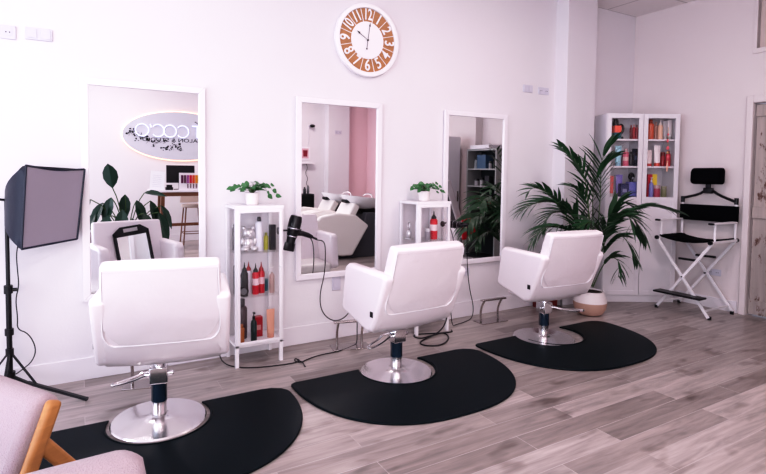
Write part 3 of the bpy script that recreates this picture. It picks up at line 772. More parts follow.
cable([(3.165, -.19, .96), (3.21, -.17, .93), (3.24, -.12, .8), (3.27, -.10, .5), (3.33, -.07, .28), (3.36, -.10, .12), (3.31, -.14, .02), (3.2, -.17, .006), (3.05, -.2, .006), (2.98, -.25, .02), (2.94, -.28, .08), (2.93, -.28, .16)],
      'black dryer cable looping down behind the middle styling chair to the wall')
coil = []
for i in range(40):
    a = i / 39 * 4.2 * PI
    coil.append((2.66 + .10 * math.cos(a) + .004 * i, -.40 + .16 * math.sin(a + .3) - .002 * i, .006 + i * .0006))
coil += [(2.86, -.33, .05), (2.90, -.30, .12), (2.92, -.27, .25)]
cable([(2.915, -.31, .006), (2.89, -.36, .006), (2.75, -.33, .006), (2.58, -.26, .006), (2.50, -.29, .006), (2.52, -.38, .006), (2.66, -.36, .008), (2.80, -.34, .012), (2.78, -.46, .006), (2.60, -.60, .006), (2.46, -.56, .006), (2.44, -.46, .006), (2.58, -.40, .011), (2.76, -.34, .02), (2.86, -.30, .08), (2.88, -.30, .20)],
      'black cable lying in loops on the floor beside the second cabinet', r=.006)

# ------------------------------------------------------------------ softbox on its stand
t = empty('softbox_light', (-.40, -.125, 0), 0, 'grey fronted square softbox lamp on a black tripod stand at the left edge', 'studio light')
MB().cyl((0, 0, .12), (0, 0, .70), .0155).build('lower_pole', M['black'], t)
MB().cyl((0, 0, .66), (0, 0, 1.24), .0115).build('upper_pole', M['black'], t)
MB().cyl((0, 0, .66), (0, 0, .71), .024).build('collar', M['black'], t)
MB().cyl((0, 0, .40), (0, 0, .44), .024).build('collar', M['black'], t)
MB().cyl((.02, 0, .68), (.045, 0, .68), .011).build('clamp_knob', M['black'], t)
MB().cyl((0, 0, .12), (0, 0, .17), .028).build('hub', M['black'], t)
for a in (-32, 205, 262):
    ar = R(a); d = Vector((math.cos(ar), math.sin(ar), 0)); L_ = .49 if a == -32 else .20 if a == 205 else .44
    lg = MB(); lg.bar(Vector((0, 0, .145)), d * .12 + Vector((0, 0, .10)), .016, .014); lg.bar(d * .11 + Vector((0, 0, .105)), d * L_ + Vector((0, 0, .012)), .020, .016); lg.build('leg', M['black'], t)
    br = MB(); br.bar(Vector((0, 0, .30)), d * .17 + Vector((0, 0, .092)), .014, .006); br.build('brace', M['black'], t)
MB().cyl((0, 0, .275), (0, 0, .315), .022).build('brace_collar', M['black'], t)
O = Vector((-.40, -.125, 0))
TL = Vector((-.275, -.41, 1.445)) - O; TR = Vector((.02, -.12, 1.428)) - O; BR = Vector((-.03, -.115, .975)) - O; BL = Vector((-.305, -.41, .965)) - O
cen = (TL + TR + BR + BL) / 4; nrm = (TR - BL).cross(TL - BR).normalized()
if nrm.y > 0: nrm = -nrm
def grid4(mb, a, b, c, d, n=6, f=lambda u, v: 0, nn=None):
    rows = []
    for j in range(n + 1):
        v = j / n; row = []
        for i in range(n + 1):
            u = i / n; p = (a * (1 - u) + b * u) * (1 - v) + (d * (1 - u) + c * u) * v
            row.append(mb.bm.verts.new(p + (nn or nrm) * f(u, v)))
        rows.append(row)
    for j in range(n):
        for i in range(n): mb.bm.faces.new((rows[j][i], rows[j][i + 1], rows[j + 1][i + 1], rows[j + 1][i]))
sag = Vector((0, 0, -.012))
fm = MB(); rows = []; n = 8
for j in range(n + 1):
    v = j / n; row = []
    for i in range(n + 1):
        u = i / n; p = (TL * (1 - u) + TR * u) * (1 - v) + (BL * (1 - u) + BR * u) * v
        row.append(fm.bm.verts.new(p + Vector((0, 0, -.022 * (4 * u * (1 - u)) * (1 - v) + .006 * 4 * u * (1 - u) * v)) - nrm * .012 * 16 * u * (1 - u) * v * (1 - v)))
    rows.append(row)
for j in range(n):
    for i in range(n): fm.bm.faces.new((rows[j][i], rows[j][i + 1], rows[j + 1][i + 1], rows[j + 1][i]))
fm.build('diffuser_cloth', M['softface'], t)
# four curved side panels to a small rear ring
ap = cen - nrm * .30; ap = Vector((.03, .02, cen.z + .0))
ex = (TR - TL).normalized() * .045; ez = Vector((0, 0, .055))
r4 = [ap - ex + ez, ap + ex + ez, ap + ex - ez, ap - ex - ez]; f4 = [TL, TR, BR, BL]
sm_ = MB()
for k in range(4):
    a, b2, c, d_ = f4[k], f4[(k + 1) % 4], r4[(k + 1) % 4], r4[k]
    outn = ((a + b2) / 2 - cen).normalized()
    grid4(sm_, a, b2, c, d_, 6, lambda u, v: .045 * math.sin(PI * v) ** .8, outn)
sm_.bm.faces.new([sm_.bm.verts.new(q) for q in r4])
bmesh.ops.remove_doubles(sm_.bm, verts=sm_.bm.verts, dist=.003)
sm_.build('nylon_shell', M['softside'], t)
e = MB()
for k in range(4): e.tube([f4[k] + nrm * .003, f4[(k + 1) % 4] + nrm * .003] if k != 0 else [TL, TL * .5 + TR * .5 + Vector((0, 0, -.02)), TR], .006, 6, smooth=1 if k == 0 else 0)
e.build('edge_binding', M['softside'], t)
MB().bar((0, 0, 1.20), ap, .04, .05).build('tilt_bracket', M['black'], t, bevel=.004)
MB().bar(Vector((0, 0, 1.235)), Vector((-.16, -.06, 1.255)), .014, .014).build('tilt_handle', M['black'], t)
MB().tube([(.02, 0, 1.18), (.05, -.02, 1.1), (.06, -.02, .98), (.045, -.01, .9), (.05, -.01, .8), (.055, 0, .7), (.035, 0, .62), (.045, 0, .5), (.04, 0, .43), (.10, -.01, .40), (.14, -.01, .30), (.12, -.01, .22), (.06, 0, .17), (.03, 0, .15)], .0035, 6, smooth=2).build('power_cord', M['black'], t)
MB().cyl((.058, -.02, .96), (.058, -.02, 1.01), .011).build('inline_switch', M['black'], t)

# ------------------------------------------------------------------ corner bookcase (glass doors)
BX, BY, BA = 5.092, -.258, -math.atan2(.38, .68)
t = empty('corner_bookcase', (BX, BY, 0), BA, 'tall white bookcase with two glass upper doors standing across the corner', 'cabinet')
W, D_, HB = .812, .28, 2.11
p = .018
b = MB(); b.b2((0, .002, 0), (p, D_, HB)); b.b2((W - p, .002, 0), (W, D_, HB)); b.b2((p, .002, HB - p), (W - p, D_, HB)); b.b2((p, D_ - .008, .07), (W - p, D_ - .002, HB - p)); b.b2((p, .01, 0), (W - p, .03, .075))
b.b2((p, .002, .07), (W - p, D_ - .008, .088)); b.b2((W / 2 - .008, .004, .07), (W / 2 + .008, D_ - .008, HB - p))
b.build('carcass', M['trim'], t, bevel=.0015)
for z in (1.165, 1.51, 1.81): MB().b2((p, .01, z), (W - p, D_ - .008, z + .02)).build('shelf', M['trim'], t, bevel=.001)
for k in (0, 1):
    x0 = .004 + k * (W / 2 - .001); x1 = x0 + W / 2 - .007; fw = .048
    f = MB(); z0, z1 = .085, HB - .004
    f.b2((x0, -.016, z0), (x0 + fw, 0, z1)); f.b2((x1 - fw, -.016, z0), (x1, 0, z1)); f.b2((x0 + fw, -.016, z1 - fw), (x1 - fw, 0, z1)); f.b2((x0 + fw, -.016, z0), (x1 - fw, 0, z0 + fw)); f.b2((x0 + fw, -.016, 1.135), (x1 - fw, 0, 1.18))
    dd = f.build('door', M['trim'], t, bevel=.0015)
    MB().b2((x0 + fw, -.010, z0 + fw), (x1 - fw, -.004, 1.135)).build('solid_panel', M['trim'], dd)
    MB().b2((x0 + fw, -.009, 1.18), (x1 - fw, -.006, z1 - fw)).build('pane', M['glass'], dd)
def binv(s, dy, z):
    c, sn = math.cos(BA), math.sin(BA); return (BX + s * c - dy * sn, BY + s * sn + dy * c, z)
GB = 'products in the corner bookcase'
def bi(px0, px1, h, z, dy, kind, col, cap, label, **k):
    s = ((px0 + px1) / 2 - 603.2) / 76.8 * .812 + (dy - .035) * .5; w = (px1 - px0) / 76.8 * .812
    product(kind, binv(s, dy - .035, z), w * 1.08, h * (1.33 if label.find('coral') < 0 and label.find('lilac') < 0 else 1), [min(1, c * 1.25) for c in col], cap, label, group=GB, rz=BA, **k)
Z3, Z2, Z1 = 1.8305, 1.5305, 1.1855
bi(610, 616.5, .07, Z3, .12, 'box', (.02, .11, .14), (.02, .1, .12), 'teal box under the coral box, top shelf left', d=.1)
bi(610, 616.5, .075, Z3 + .0725, .12, 'box', (.72, .10, .06), (.72, .12, .08), 'coral red box stacked on the teal box, top shelf left', d=.1)
bi(628, 630.5, .115, Z3, .07, 'bottle', (.10, .01, .015), (.3, .1, .1), 'slim dark red bottle, leftmost of three on the top shelf')
bi(631, 633.6, .125, Z3, .10, 'bottle', (.38, .02, .03), (.5, .3, .3), 'slim bright red bottle, middle of three on the top shelf')
bi(634, 636.6, .12, Z3, .07, 'bottle', (.20, .01, .02), (.1, .02, .02), 'slim maroon bottle, rightmost of three on the top shelf')
# black tangled dryer attachment
t2 = empty('hair_dryer', binv(.185, .11, Z3), BA, 'black hair dryer with hose propped up on the top shelf of the bookcase', 'hair dryer', GB)
MB().lathe([(.03, 0), (.036, .03), (.03, .1), (.022, .13)], loc=(-.03, 0, .10), n=18).build('barrel', M['black'], t2)
MB().tube([(-.03, 0, .0), (-.05, 0, .06), (-.02, 0, .12), (.02, -.01, .17), (.055, 0, .15), (.06, 0, .10), (.03, 0, .06)], .013, 8, smooth=2).build('hose', M['black'], t2)
MB().b2((-.06, -.04, 0), (.045, .04, .03)).build('stand', M['black'], t2, bevel=.006)
bi(646.8, 653, .165, Z3, .12, 'bottle', (.48, .10, .05), (.42, .08, .04), 'large orange brown bottle, leftmost behind the right glass door, top shelf')
bi(654, 657.5, .15, Z3, .14, 'bottle', (.40, .22, .18), (.45, .3, .25), 'slim beige bottle next to the orange brown bottle')
bi(657.8, 662.3, .165, Z3, .08, 'pointed', (.62, .40, .30), (.7, .62, .58), 'champagne bottle with pale pointed cap on the top shelf')
bi(663.3, 667.5, .155, Z3, .11, 'tube', (.40, .38, .40), (.5, .45, .45), 'silver tube behind the pink hanging charm')
bi(668, 672.5, .165, Z3, .11, 'tube', (.52, .48, .49), (.3, .3, .3), 'pale silver tube at the right end of the top shelf')
bi(613.5, 619.5, .17, Z2, .10, 'tube', (.30, .52, .60), (.25, .45, .55), 'light blue tube on the middle shelf of the bookcase')
bi(620, 621.8, .1, Z2, .16, 'bottle', (.14, .03, .05), (.1, .02, .03), 'thin wine red bottle behind the pink bottle')
bi(621.8, 627.3, .145, Z2, .09, 'bottle', (.50, .10, .16), (.55, .35, .36), 'pink bottle on the middle shelf of the bookcase', stripe=(.75, .45, .45))
bi(628, 631.7, .12, Z2, .07, 'bottle', (.02, .02, .025), BK, 'small black bottle beside the black carton')
bi(632, 636.5, .145, Z2, .11, 'box', (.015, .018, .03), BK, 'black carton on the middle shelf of the bookcase', stripe=(.1, .12, .2))
bi(646.5, 652, .135, Z2, .09, 'tube', (.66, .56, .56), (.55, .04, .04), 'white tube with red cap, left on the middle shelf')
bi(654.8, 661, .175, Z2, .10, 'tube', (.72, .66, .67), (.60, .08, .05), 'large white tube with red base on the middle shelf')
bi(661.8, 666, .12, Z2, .13, 'jar', (.28, .02, .03), (.2, .02, .02), 'dark red jar on the middle shelf behind the hanging charm')
bi(667.3, 671.8, .13, Z2, .10, 'bottle', (.45, .04, .06), (.3, .03, .03), 'red bottle at the right end of the middle shelf')
bi(607.8, 612.2, .175, Z1, .09, 'tube', (.60, .13, .12), (.7, .6, .6), 'red and white tube at the left of the lowest glass shelf')
bi(614.8, 621.5, .185, Z1, .14, 'tube', (.20, .16, .42), (.5, .45, .55), 'purple tube on the lowest glass shelf')
bi(619.3, 626.5, .11, Z1, .07, 'box', (.025, .03, .10), (.02, .02, .06), 'dark navy box in front of the purple tube', stripe=(.3, .3, .45))
bi(627.5, 636, .165, Z1, .12, 'box', (.17, .17, .42), (.14, .14, .36), 'lilac blue box under the black brush on the lowest glass shelf')
t2 = empty('round_brush', binv(.338, .085, Z1 + .167), BA, 'round black brush standing on the lilac blue box', 'brush', GB)
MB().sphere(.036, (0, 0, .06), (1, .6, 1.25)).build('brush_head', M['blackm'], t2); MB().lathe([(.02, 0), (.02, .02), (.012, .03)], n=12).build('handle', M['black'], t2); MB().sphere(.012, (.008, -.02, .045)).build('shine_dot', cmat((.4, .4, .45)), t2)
bi(648, 652.5, .19, Z1, .11, 'box', (.42, .03, .05), (.35, .02, .04), 'tall red box on the lowest shelf, behind the right door')
bi(653, 657.5, .19, Z1, .12, 'box', (.65, .50, .05), (.6, .45, .05), 'tall yellow box next to the tall red box')
bi(650.4, 654.5, .165, Z1, .07, 'pump', (.20, .20, .42), (.75, .7, .72), 'violet bottle with white pump in front of the red and yellow boxes')
bi(655.5, 661.7, .10, Z1, .08, 'jar', (.34, .06, .10), (.5, .35, .36), 'raspberry jar on the lowest glass shelf')
bi(663.5, 668.5, .09, Z1, .08, 'jar', (.20, .20, .12), (.3, .28, .2), 'olive green jar at the right of the lowest glass shelf')
# hanging charm on the right door
t2 = empty('hanging_charm', binv(.675, -.022, 1.93), BA, 'pink and gold tassel charm hanging on the right glass door', 'ornament')
MB().tube([(0, 0, .03), (0, 0, -.10), (.004, 0, -.22)], .0022, 5).build('cord', M['amber'], t2)
MB().sphere(.017, (0, 0, -.20), (1, .6, 1.3)).sphere(.014, (.005, 0, -.30), (1, .6, 1.5)).sphere(.011, (0, 0, -.05), (1, .6, 1.2)).sphere(.012, (-.004, 0, -.12), (1, .6, 1.7)).build('beads', cmat((.75, .16, .20)), t2)
MB().sphere(.013, (0, 0, -.25), (1, .6, 1.2)).sphere(.009, (.002, 0, -.35), (1, .6, 1)).build('gold_beads', M['amber'], t2)
MB().lathe([(.004, -.35), (.012, -.40), (.012, -.42), (.006, -.46)], n=10, sy=.5).build('tassel', cmat((.75, .42, .33)), t2)

# ------------------------------------------------------------------ palm in the blush pot
PX, PY = 4.53, -.53
t = empty('potted_palm', (PX, PY, 0), 0, 'tall feathery palm in a round white and blush pot beside the pillar', 'plant')
prof = [(.085, 0), (.125, .02), (.155, .075), (.162, .125), (.155, .17), (.138, .215), (.128, .238), (.131, .245), (.122, .245), (.119, .225), (.001, .225)]
lo = [q for q in prof if q[1] <= .125]
MB().lathe([(.085, 0), (.125, .02), (.153, .07), (.161, .12), (.1605, .135), (.001, .135)], n=40).build('pot_base', M['terra'], t)
MB().lathe([(.1615, .135), (.155, .17), (.138, .215), (.128, .238), (.131, .246), (.122, .246), (.119, .225), (.001, .225)], n=40).build('pot_rim', M['potw'], t)
MB().lathe([(.118, .215), (.118, .232), (.001, .236)], n=24).build('soil', M['soil'], t)
Rv = Vector((.873, -.488, 0)); Fv = Vector((.488, .872, 0)); rnd = random.Random(7)
def P3(px, py, dpt=0.):
    return Rv * ((px - 589.5) / 97.6) + Vector((0, 0, 1.411 - (py - 176.5) / 97.6)) + Fv * dpt
def frond(pts, dep, Lmax, nl=26, up=.0, start=.38, droop=.5, wl=.011):
    C_ = []
    P = [P3(x, y, d) for (x, y), d in zip(pts, dep)]
    for _ in range(3):
        Q = [P[0]]
        for a, b_ in zip(P[:-1], P[1:]): Q += [a * .75 + b_ * .25, a * .25 + b_ * .75]
        Q.append(P[-1]); P = Q
    n = len(P); L = [0]
    for a, b_ in zip(P[:-1], P[1:]): L.append(L[-1] + (b_ - a).length)
    T = L[-1]
    def at(s):
        s *= T
        for i in range(n - 1):
            if L[i + 1] >= s: break
        f = (s - L[i]) / max(1e-6, L[i + 1] - L[i]); return P[i].lerp(P[i + 1], f), (P[i + 1] - P[i]).normalized()
    st = MB(); st.tube(P, [.006 * (1 - .75 * i / (n - 1)) for i in range(n)], 6)
    st.mi = 1
    for k in range(nl):
        s = start + (1 - start) * (k + .5) / nl
        c, tg = at(min(s, .999))
        prof_ = math.sin(PI * min(1, .18 + .82 * (k + .5) / nl)) ** .6
        for sd in (-1, 1):
            ll = Lmax * (.35 + .65 * prof_) * rnd.uniform(.85, 1.1)
            # side axis: mostly horizontal, perpendicular to the rachis
            sid = tg.cross(Vector((0, 0, 1)))
            if sid.length < .3: sid = Rv.copy()
            sid = (sid.normalized() * sd + Vector((0, 0, up + rnd.uniform(-.15, .15)))).normalized()
            d0 = (sid * .62 + tg * .9 + Vector((rnd.uniform(-.1, .1), rnd.uniform(-.1, .1), rnd.uniform(-.05, .15)))).normalized()
            pts_ = []; ws = []; p = c.copy(); d = d0.copy(); m_ = 5; sides = []
            for j in range(m_ + 1):
                f = j / m_; pts_.append(p.copy()); ws.append(wl * (.35 + 1.0 * math.sin(PI * min(1, f * .85 + .12))) * (1 - f ** 3) + .0006)
                w_ = d.cross(Vector((0, 0, 1))); w_ = w_.normalized() if w_.length > .2 else Rv
                nn = (w_ * .8 + Vector((0, 0, .45 * sd)) + Rv * .15).normalized(); sides.append(nn)
                p = p + d * ll / m_; d = (d + Vector((0, 0, -droop / m_ * (1 + f)))).normalized()
            # keep leaves off the wall
            for q in pts_:
                wy = q.y + PY
                lim = -.19 if (4.5 < q.x + PX < 5.06) else -.03
                if wy > lim: q.y = lim - PY
            st.strip(pts_, ws, sides)
    o = st.build('frond', [M['stem'], M['leaf']], t, smooth=False)
FR = [
 ([(590, 286), (596, 222), (598, 182), (596, 160), (606, 142)], [0, .0, .02, .0, -.02], .27, 20, .15, .56, .35),
 ([(589, 286), (584, 215), (579, 186), (572, 166), (558, 147)], [0, -.05, -.1, -.12, -.14], .20, 14, .1, .62, .3),
 ([(590, 286), (592, 225), (590, 190), (597, 168), (616, 156)], [0, .02, .04, .0, -.02], .25, 16, .1, .60, .5),
 ([(588, 286), (575, 222), (556, 203), (538, 200), (520, 210)], [0, -.1, -.15, -.2, -.2], .30, 26, .1, .36, .5),
 ([(587, 286), (568, 222), (550, 196), (536, 186), (528, 194)], [0, .0, -.05, -.1, -.12], .20, 14, .3, .55, .3),
 ([(586, 286), (570, 238), (556, 224), (540, 222), (526, 236)], [0, -.2, -.28, -.35, -.36], .26, 22, .0, .38, .6),
 ([(587, 287), (574, 250), (562, 240), (550, 244), (544, 256)], [0, -.15, -.25, -.3, -.32], .22, 16, .0, .40, .6),
 ([(591, 286), (603, 228), (616, 212), (632, 216), (642, 236)], [0, -.06, -.1, -.12, -.14], .26, 24, .0, .36, .65),
 ([(590, 286), (600, 242), (610, 232), (622, 238), (630, 256)], [0, -.1, -.16, -.2, -.22], .22, 18, .0, .40, .7),
 ([(592, 287), (599, 262), (606, 254), (612, 260), (616, 274)], [0, -.06, -.1, -.14, -.16], .18, 12, .0, .42, .7),
 ([(590, 286), (604, 222), (624, 207), (642, 203), (658, 209)], [0, -.08, -.14, -.2, -.24], .20, 14, .0, .66, .35),
 ([(589, 286), (588, 238), (580, 218), (566, 220), (556, 234)], [0, -.2, -.3, -.36, -.38], .24, 20, .0, .42, .6),
 ([(590, 286), (590, 232), (585, 205), (577, 190), (566, 186)], [0, .02, .0, -.02, -.05], .22, 18, .2, .46, .4),
 ([(590, 286), (592, 232), (598, 214), (610, 212), (618, 226)], [0, -.16, -.28, -.34, -.36], .24, 20, .0, .42, .6),
 ([(589, 286), (580, 230), (570, 212), (556, 212), (546, 226)], [0, .0, .02, .0, -.04], .26, 20, .0, .40, .5),
 ([(590, 286), (602, 232), (610, 208), (622, 200), (634, 206)], [0, .0, .0, -.02, -.05], .24, 18, .0, .46, .5)]
for a_, b_, c_, d_, e_, f_, g_ in FR: frond([(x_ - (8 if k_ > 2 and x_ < 565 else 7 if k_ > 2 and 615 < x_ < 650 else 0), y_) for k_, (x_, y_) in enumerate(a_)], b_, c_ * 1.3, int(d_ * .72), up=e_, start=f_, droop=g_ * 1.35, wl=.0135)
# red box-shaped pot behind the right chair
t = empty('plant_tub', (4.33, -.13, 0), R(-8), 'dark red square tub on the floor between the right styling chair and the wall', 'tub')
b = MB(); b.b2((-.10, -.075, 0), (.10, .075, .012)); b.b2((-.10, -.075, .012), (.10, -.065, .15)); b.b2((-.10, .065, .012), (.10, .075, .15)); b.b2((-.10, -.065, .012), (-.09, .065, .15)); b.b2((.09, -.065, .012), (.10, .065, .15)); b.build('tub', M['redpot'], t, bevel=.003)
b = MB(); b.b2((-.108, -.083, .135), (.108, -.075, .158)); b.b2((-.108, .075, .135), (.108, .083, .158)); b.b2((-.108, -.075, .135), (-.1, .075, .158)); b.b2((.1, -.075, .135), (.108, .075, .158)); b.build('rim', M['redpot'], t)

# ------------------------------------------------------------------ makeup (director) chair
t = empty('makeup_chair', (5.635, -.955, 0), 0, 'tall folding makeup chair with white frame, black canvas and headrest by the door', 'chair')
xf, xb, yl, yr = -.215, .215, .265, -.265     # front faces -x ; yl is the left side in the photograph
for x in (xf, xb):
    dx = .012 if x > 0 else -.012
    MB().bar((x, yl, .015), (x, yr, .755), .028, .018, up=(1, 0, 0)).build('leg', M['whitep'], t, bevel=.003)
    MB().bar((x + dx * 1.6, yr, .015), (x + dx * 1.6, yl, .755), .028, .018, up=(1, 0, 0)).build('leg', M['whitep'], t, bevel=.003)
    for y in (yl, yr): MB().cyl((x, y, 0), (x, y, .03), .018).build('foot_cap', M['black'], t)
    MB().cyl((x - .03, 0, .385), (x + .03, 0, .385), .008).build('pivot_bolt', M['black'], t)
for y in (yl, yr):
    MB().bar((xf - .03, y, .765), (xb + .03, y, .765), .026, .026).build('seat_rail', M['whitep'], t, bevel=.003)
    MB().cyl((xf - .045, y, .765), (xf - .028, y, .765), .021).build('rail_cap', M['black'], t)
    MB().cyl((xb + .028, y, .765), (xb + .045, y, .765), .021).build('rail_cap', M['black'], t)
    MB().cyl((xf + .04, y, .77), (xf + .04, y, .945), .012).build('arm_post', M['whitep'], t)
    MB().cyl((xb, y, .77), (xb, y, 1.15), .013).build('back_post', M['whitep'], t)
    a = MB().bar((xf - .02, y, .952), (xb + .0, y, .952), .045, .018).build('arm_board', M['whitep'], t, bevel=.005)
    MB().bar((xf - .045, y, .952), (xf - .015, y, .952), .047, .02).build('arm_tip', M['black'], t, bevel=.005)
# lower foot-side stretchers
MB().bar((xf, yr + .045, .075), (xb, yr + .045, .075), .02, .014).build('stretcher', M['whitep'], t)
MB().bar((xf, yl - .045, .075), (xb, yl - .045, .075), .02, .014).build('stretcher', M['whitep'], t)
s_ = MB(); rows = []
for j in range(7):
    y = yl + (yr - yl) * j / 6; row = []
    for i in range(3): row.append(s_.bm.verts.new((xf + .01 + (xb - xf - .02) * i / 2, y, .785 - .04 * (4 * (j / 6) * (1 - j / 6)))))
    rows.append(row)
for j in range(6):
    for i in range(2): s_.bm.faces.new((rows[j][i], rows[j][i + 1], rows[j + 1][i + 1], rows[j + 1][i]))
o = s_.build('canvas_seat', M['fabric'], t); md = o.modifiers.new('sol', 'SOLIDIFY'); md.thickness = .016; md.offset = 0
bp_ = MB(); bp_.b2((xb - .022, yr - .016, .945), (xb - .012, yl + .016, 1.115)); bp_.b2((xb + .012, yr - .016, .945), (xb + .02, yl + .016, 1.115))
bp_.b2((xb - .012, yr - .022, .945), (xb + .012, yr - .014, 1.115)); bp_.b2((xb - .012, yl + .014, .945), (xb + .012, yl + .022, 1.115)); bp_.build('canvas_back', M['fabric'], t, bevel=.002)
fr = MB(); fr.b2((xf - .13, yr + .03, .195), (xf - .0, yl - .03, .215)); fr.build('footrest', M['black'], t, bevel=.006)
MB().bar((xf, yl - .06, .2), (xf - .10, yl - .06, .2), .014, .012).bar((xf, yr + .06, .2), (xf - .10, yr + .06, .2), .014, .012).build('footrest_bracket', M['black'], t)
MB().b2((xf + .01, -.03 - .08, .555), (xf + .04, .06, .575)).build('cross_bracket', M['black'], t); MB().b2((xb - .04, -.10, .56), (xb - .01, .09, .58)).build('cross_bracket', M['black'], t)
# headrest
MB().tube([(xb, yl, 1.15), (xb, yl, 1.18), (xb, yl - .03, 1.19), (xb, .10, 1.225), (xb, .03, 1.275), (xb, -.03, 1.275), (xb, -.10, 1.225), (xb, yr + .03, 1.17), (xb, yr, 1.16), (xb, yr, 1.14)], .014, 8, smooth=1).build('headrest_yoke', M['black'], t)
for y in (yl, yr): MB().cyl((xb, y, 1.135), (xb, y, 1.20), .019).build('yoke_knob', M['black'], t)
MB().b2((xb - .035, -.045, 1.24), (xb + .015, .045, 1.30)).b2((xb - .03, -.025, 1.29), (xb, .025, 1.36)).build('headrest_stem', M['black'], t, bevel=.01)
hp = MB()
hp.prism([(xb - .075, 1.345), (xb - .02, 1.335), (xb + .0, 1.36), (xb + .005, 1.48), (xb - .02, 1.515), (xb - .06, 1.505), (xb - .085, 1.47), (xb - .088, 1.38)], 1, -.155, .155)
hp.build('headrest_pad', M['fabric'], t, bevel=.02, seg=3)

# ------------------------------------------------------------------ foreground boucle armchairs
def boucle_chair(loc, fdir, label, backH=.76, rnd_top=False):
    rz = math.atan2(fdir[1], fdir[0]) - PI / 2
    t = empty('boucle_armchair', loc, rz, label, 'armchair', 'boucle armchairs in the foreground')
    hw = .31
    # upholstered back (reclined), local +y forward, back at y=0
    secs = []
    pr = [(.16, .32), (.12, .42), (.075, .53), (.03, .64), (-.005, .73), (-.015, .76)]
    th = .10
    for i, (y, z) in enumerate(pr):
        a = pr[max(0, i - 1)]; b_ = pr[min(len(pr) - 1, i + 1)]; ty, tz = b_[0] - a[0], b_[1] - a[1]; L_ = math.hypot(ty, tz)
        k = [.8, 1, 1, 1, .95, .6][i]
        hh = hw - .02 if not rnd_top else (hw - .02) * [1, 1, 1, .99, .95, .84][i]
        secs.append((y, z, hh, th * k, -tz / L_, ty / L_))
    slab(secs).build('back_cushion', M['boucle'], t, bevel=.03, seg=4)
    MB().b2((-hw + .03, .12, .30), (hw - .03, .66, .43)).build('seat_cushion', M['boucle'], t, bevel=.045, seg=4)
    for s in (-1, 1):
        top = .47 if rnd_top else .755; hw_ = hw - .03 if rnd_top else hw
        MB().bar((s * (hw_ + .008), .19, .28), (s * (hw_ + .008), -.005 + (.755 - top) * .41, top), .030, .046, up=(0, 1, .4)).build('back_post', M['oak'], t, bevel=.014, seg=3)
        MB().bar((s * (hw_ + .006), .05 if not rnd_top else .15, .66 if not rnd_top else .42), (s * (hw_ + .006), -.42 if not rnd_top else -.2, .0), .028, .045, up=(0, 1, .4)).build('leg', M['oak'], t, bevel=.012, seg=3)
        MB().bar((s * (hw + .008), .56, .40), (s * (hw + .008), .66, .0), .034, .045, up=(0, 1, .4)).build('leg', M['oak'], t, bevel=.012, seg=3)
        MB().bar((s * (hw + .008), .12, .285), (s * (hw + .008), .64, .325), .034, .045).build('side_rail', M['oak'], t, bevel=.01, seg=3)
    MB().bar((-hw, .62, .29), (hw, .62, .29), .03, .04).build('cross_rail', M['oak'], t); MB().bar((-hw, .17, .28), (hw, .17, .28), .03, .04).build('cross_rail', M['oak'], t)
    return t
# A: right top corner of its back at about (-.08,-2.18)
F = Vector((-.832, -.553)).normalized(); S = Vector((-.553, .832)).normalized()
cA = Vector((-.075, -2.17)) + S * .33
na = boucle_chair((cA.x, cA.y, 0), F, 'pinkish grey boucle armchair with honey oak frame at the lower left, the farther one')
na.scale = (1, 1, .975)
nb = boucle_chair((-.15, -2.545, 0), Vector((0.08, -1)), 'pinkish grey boucle armchair at the bottom edge with a rounded back, the nearer one', rnd_top=True)
nb.scale = (1, 1, .945)

# ------------------------------------------------------------------ far side of the room, seen in the mirrors
# neon sign
t = empty('neon_sign', (1.72, YF, 2.07), 0, 'oval backlit wall sign with white neon letters and black floral print', 'sign')
n = 72; A_, B_ = 1.04, .47
e = MB(); v = [e.bm.verts.new((A_ * math.cos(2 * PI * i / n), .05, B_ * math.sin(2 * PI * i / n))) for i in range(n)]; v2 = [e.bm.verts.new((A_ * math.cos(2 * PI * i / n), .03, B_ * math.sin(2 * PI * i / n))) for i in range(n)]
e.bm.faces.new(v); e.bm.faces.new(v2[::-1])
for i in range(n): e.bm.faces.new((v[i], v2[i], v2[(i + 1) % n], v[(i + 1) % n]))
e.build('oval_board', M['signboard'], t)
MB().tube([(A_ * 1.005 * math.cos(2 * PI * i / n), .030, B_ * 1.01 * math.sin(2 * PI * i / n)) for i in range(n)], .013, 6, closed=True).build('led_outline', M['led'], t)
def X(wx): return wx - 1.72
zz = .09; r = .115
for cx_, kind in ((1.02, 'O'), (1.30, 'C'), (1.52, 'O'), (1.75, 'C')):
    a0, a1 = (0, 2 * PI) if kind == 'O' else (PI * .22 + PI, PI * 1.78 + PI)     # seen facing -y, +x is to the reader's left
    cnt = 30; pts = [(X(cx_) + r * math.cos(a0 + (a1 - a0) * i / cnt), .075, zz + r * math.sin(a0 + (a1 - a0) * i / cnt)) for i in range(cnt + (0 if kind == 'O' else 1))]
    MB().tube(pts, .009, 6, closed=(kind == 'O')).build('neon_letter', M['neon'], t)
MB().tube([(X(1.165), .075, zz + r), (X(1.18), .075, zz + r - .06)], .011, 6).build('neon_letter', M['neon'], t)
MB().tube([(X(2.03), .075, zz - r), (X(2.03), .075, zz + r)], .012, 6).tube([(X(1.93), .075, zz + r), (X(2.13), .075, zz + r)], .012, 6).build('neon_letter', M['neon'], t)
text_mesh('small_lettering', 'SALON & STUDIO', .10, M['blackm'], t, (X(1.56), .053, -.085), (PI / 2, 0, PI), depth=.001, sx=1.35)
rnd = random.Random(3); fl = MB()
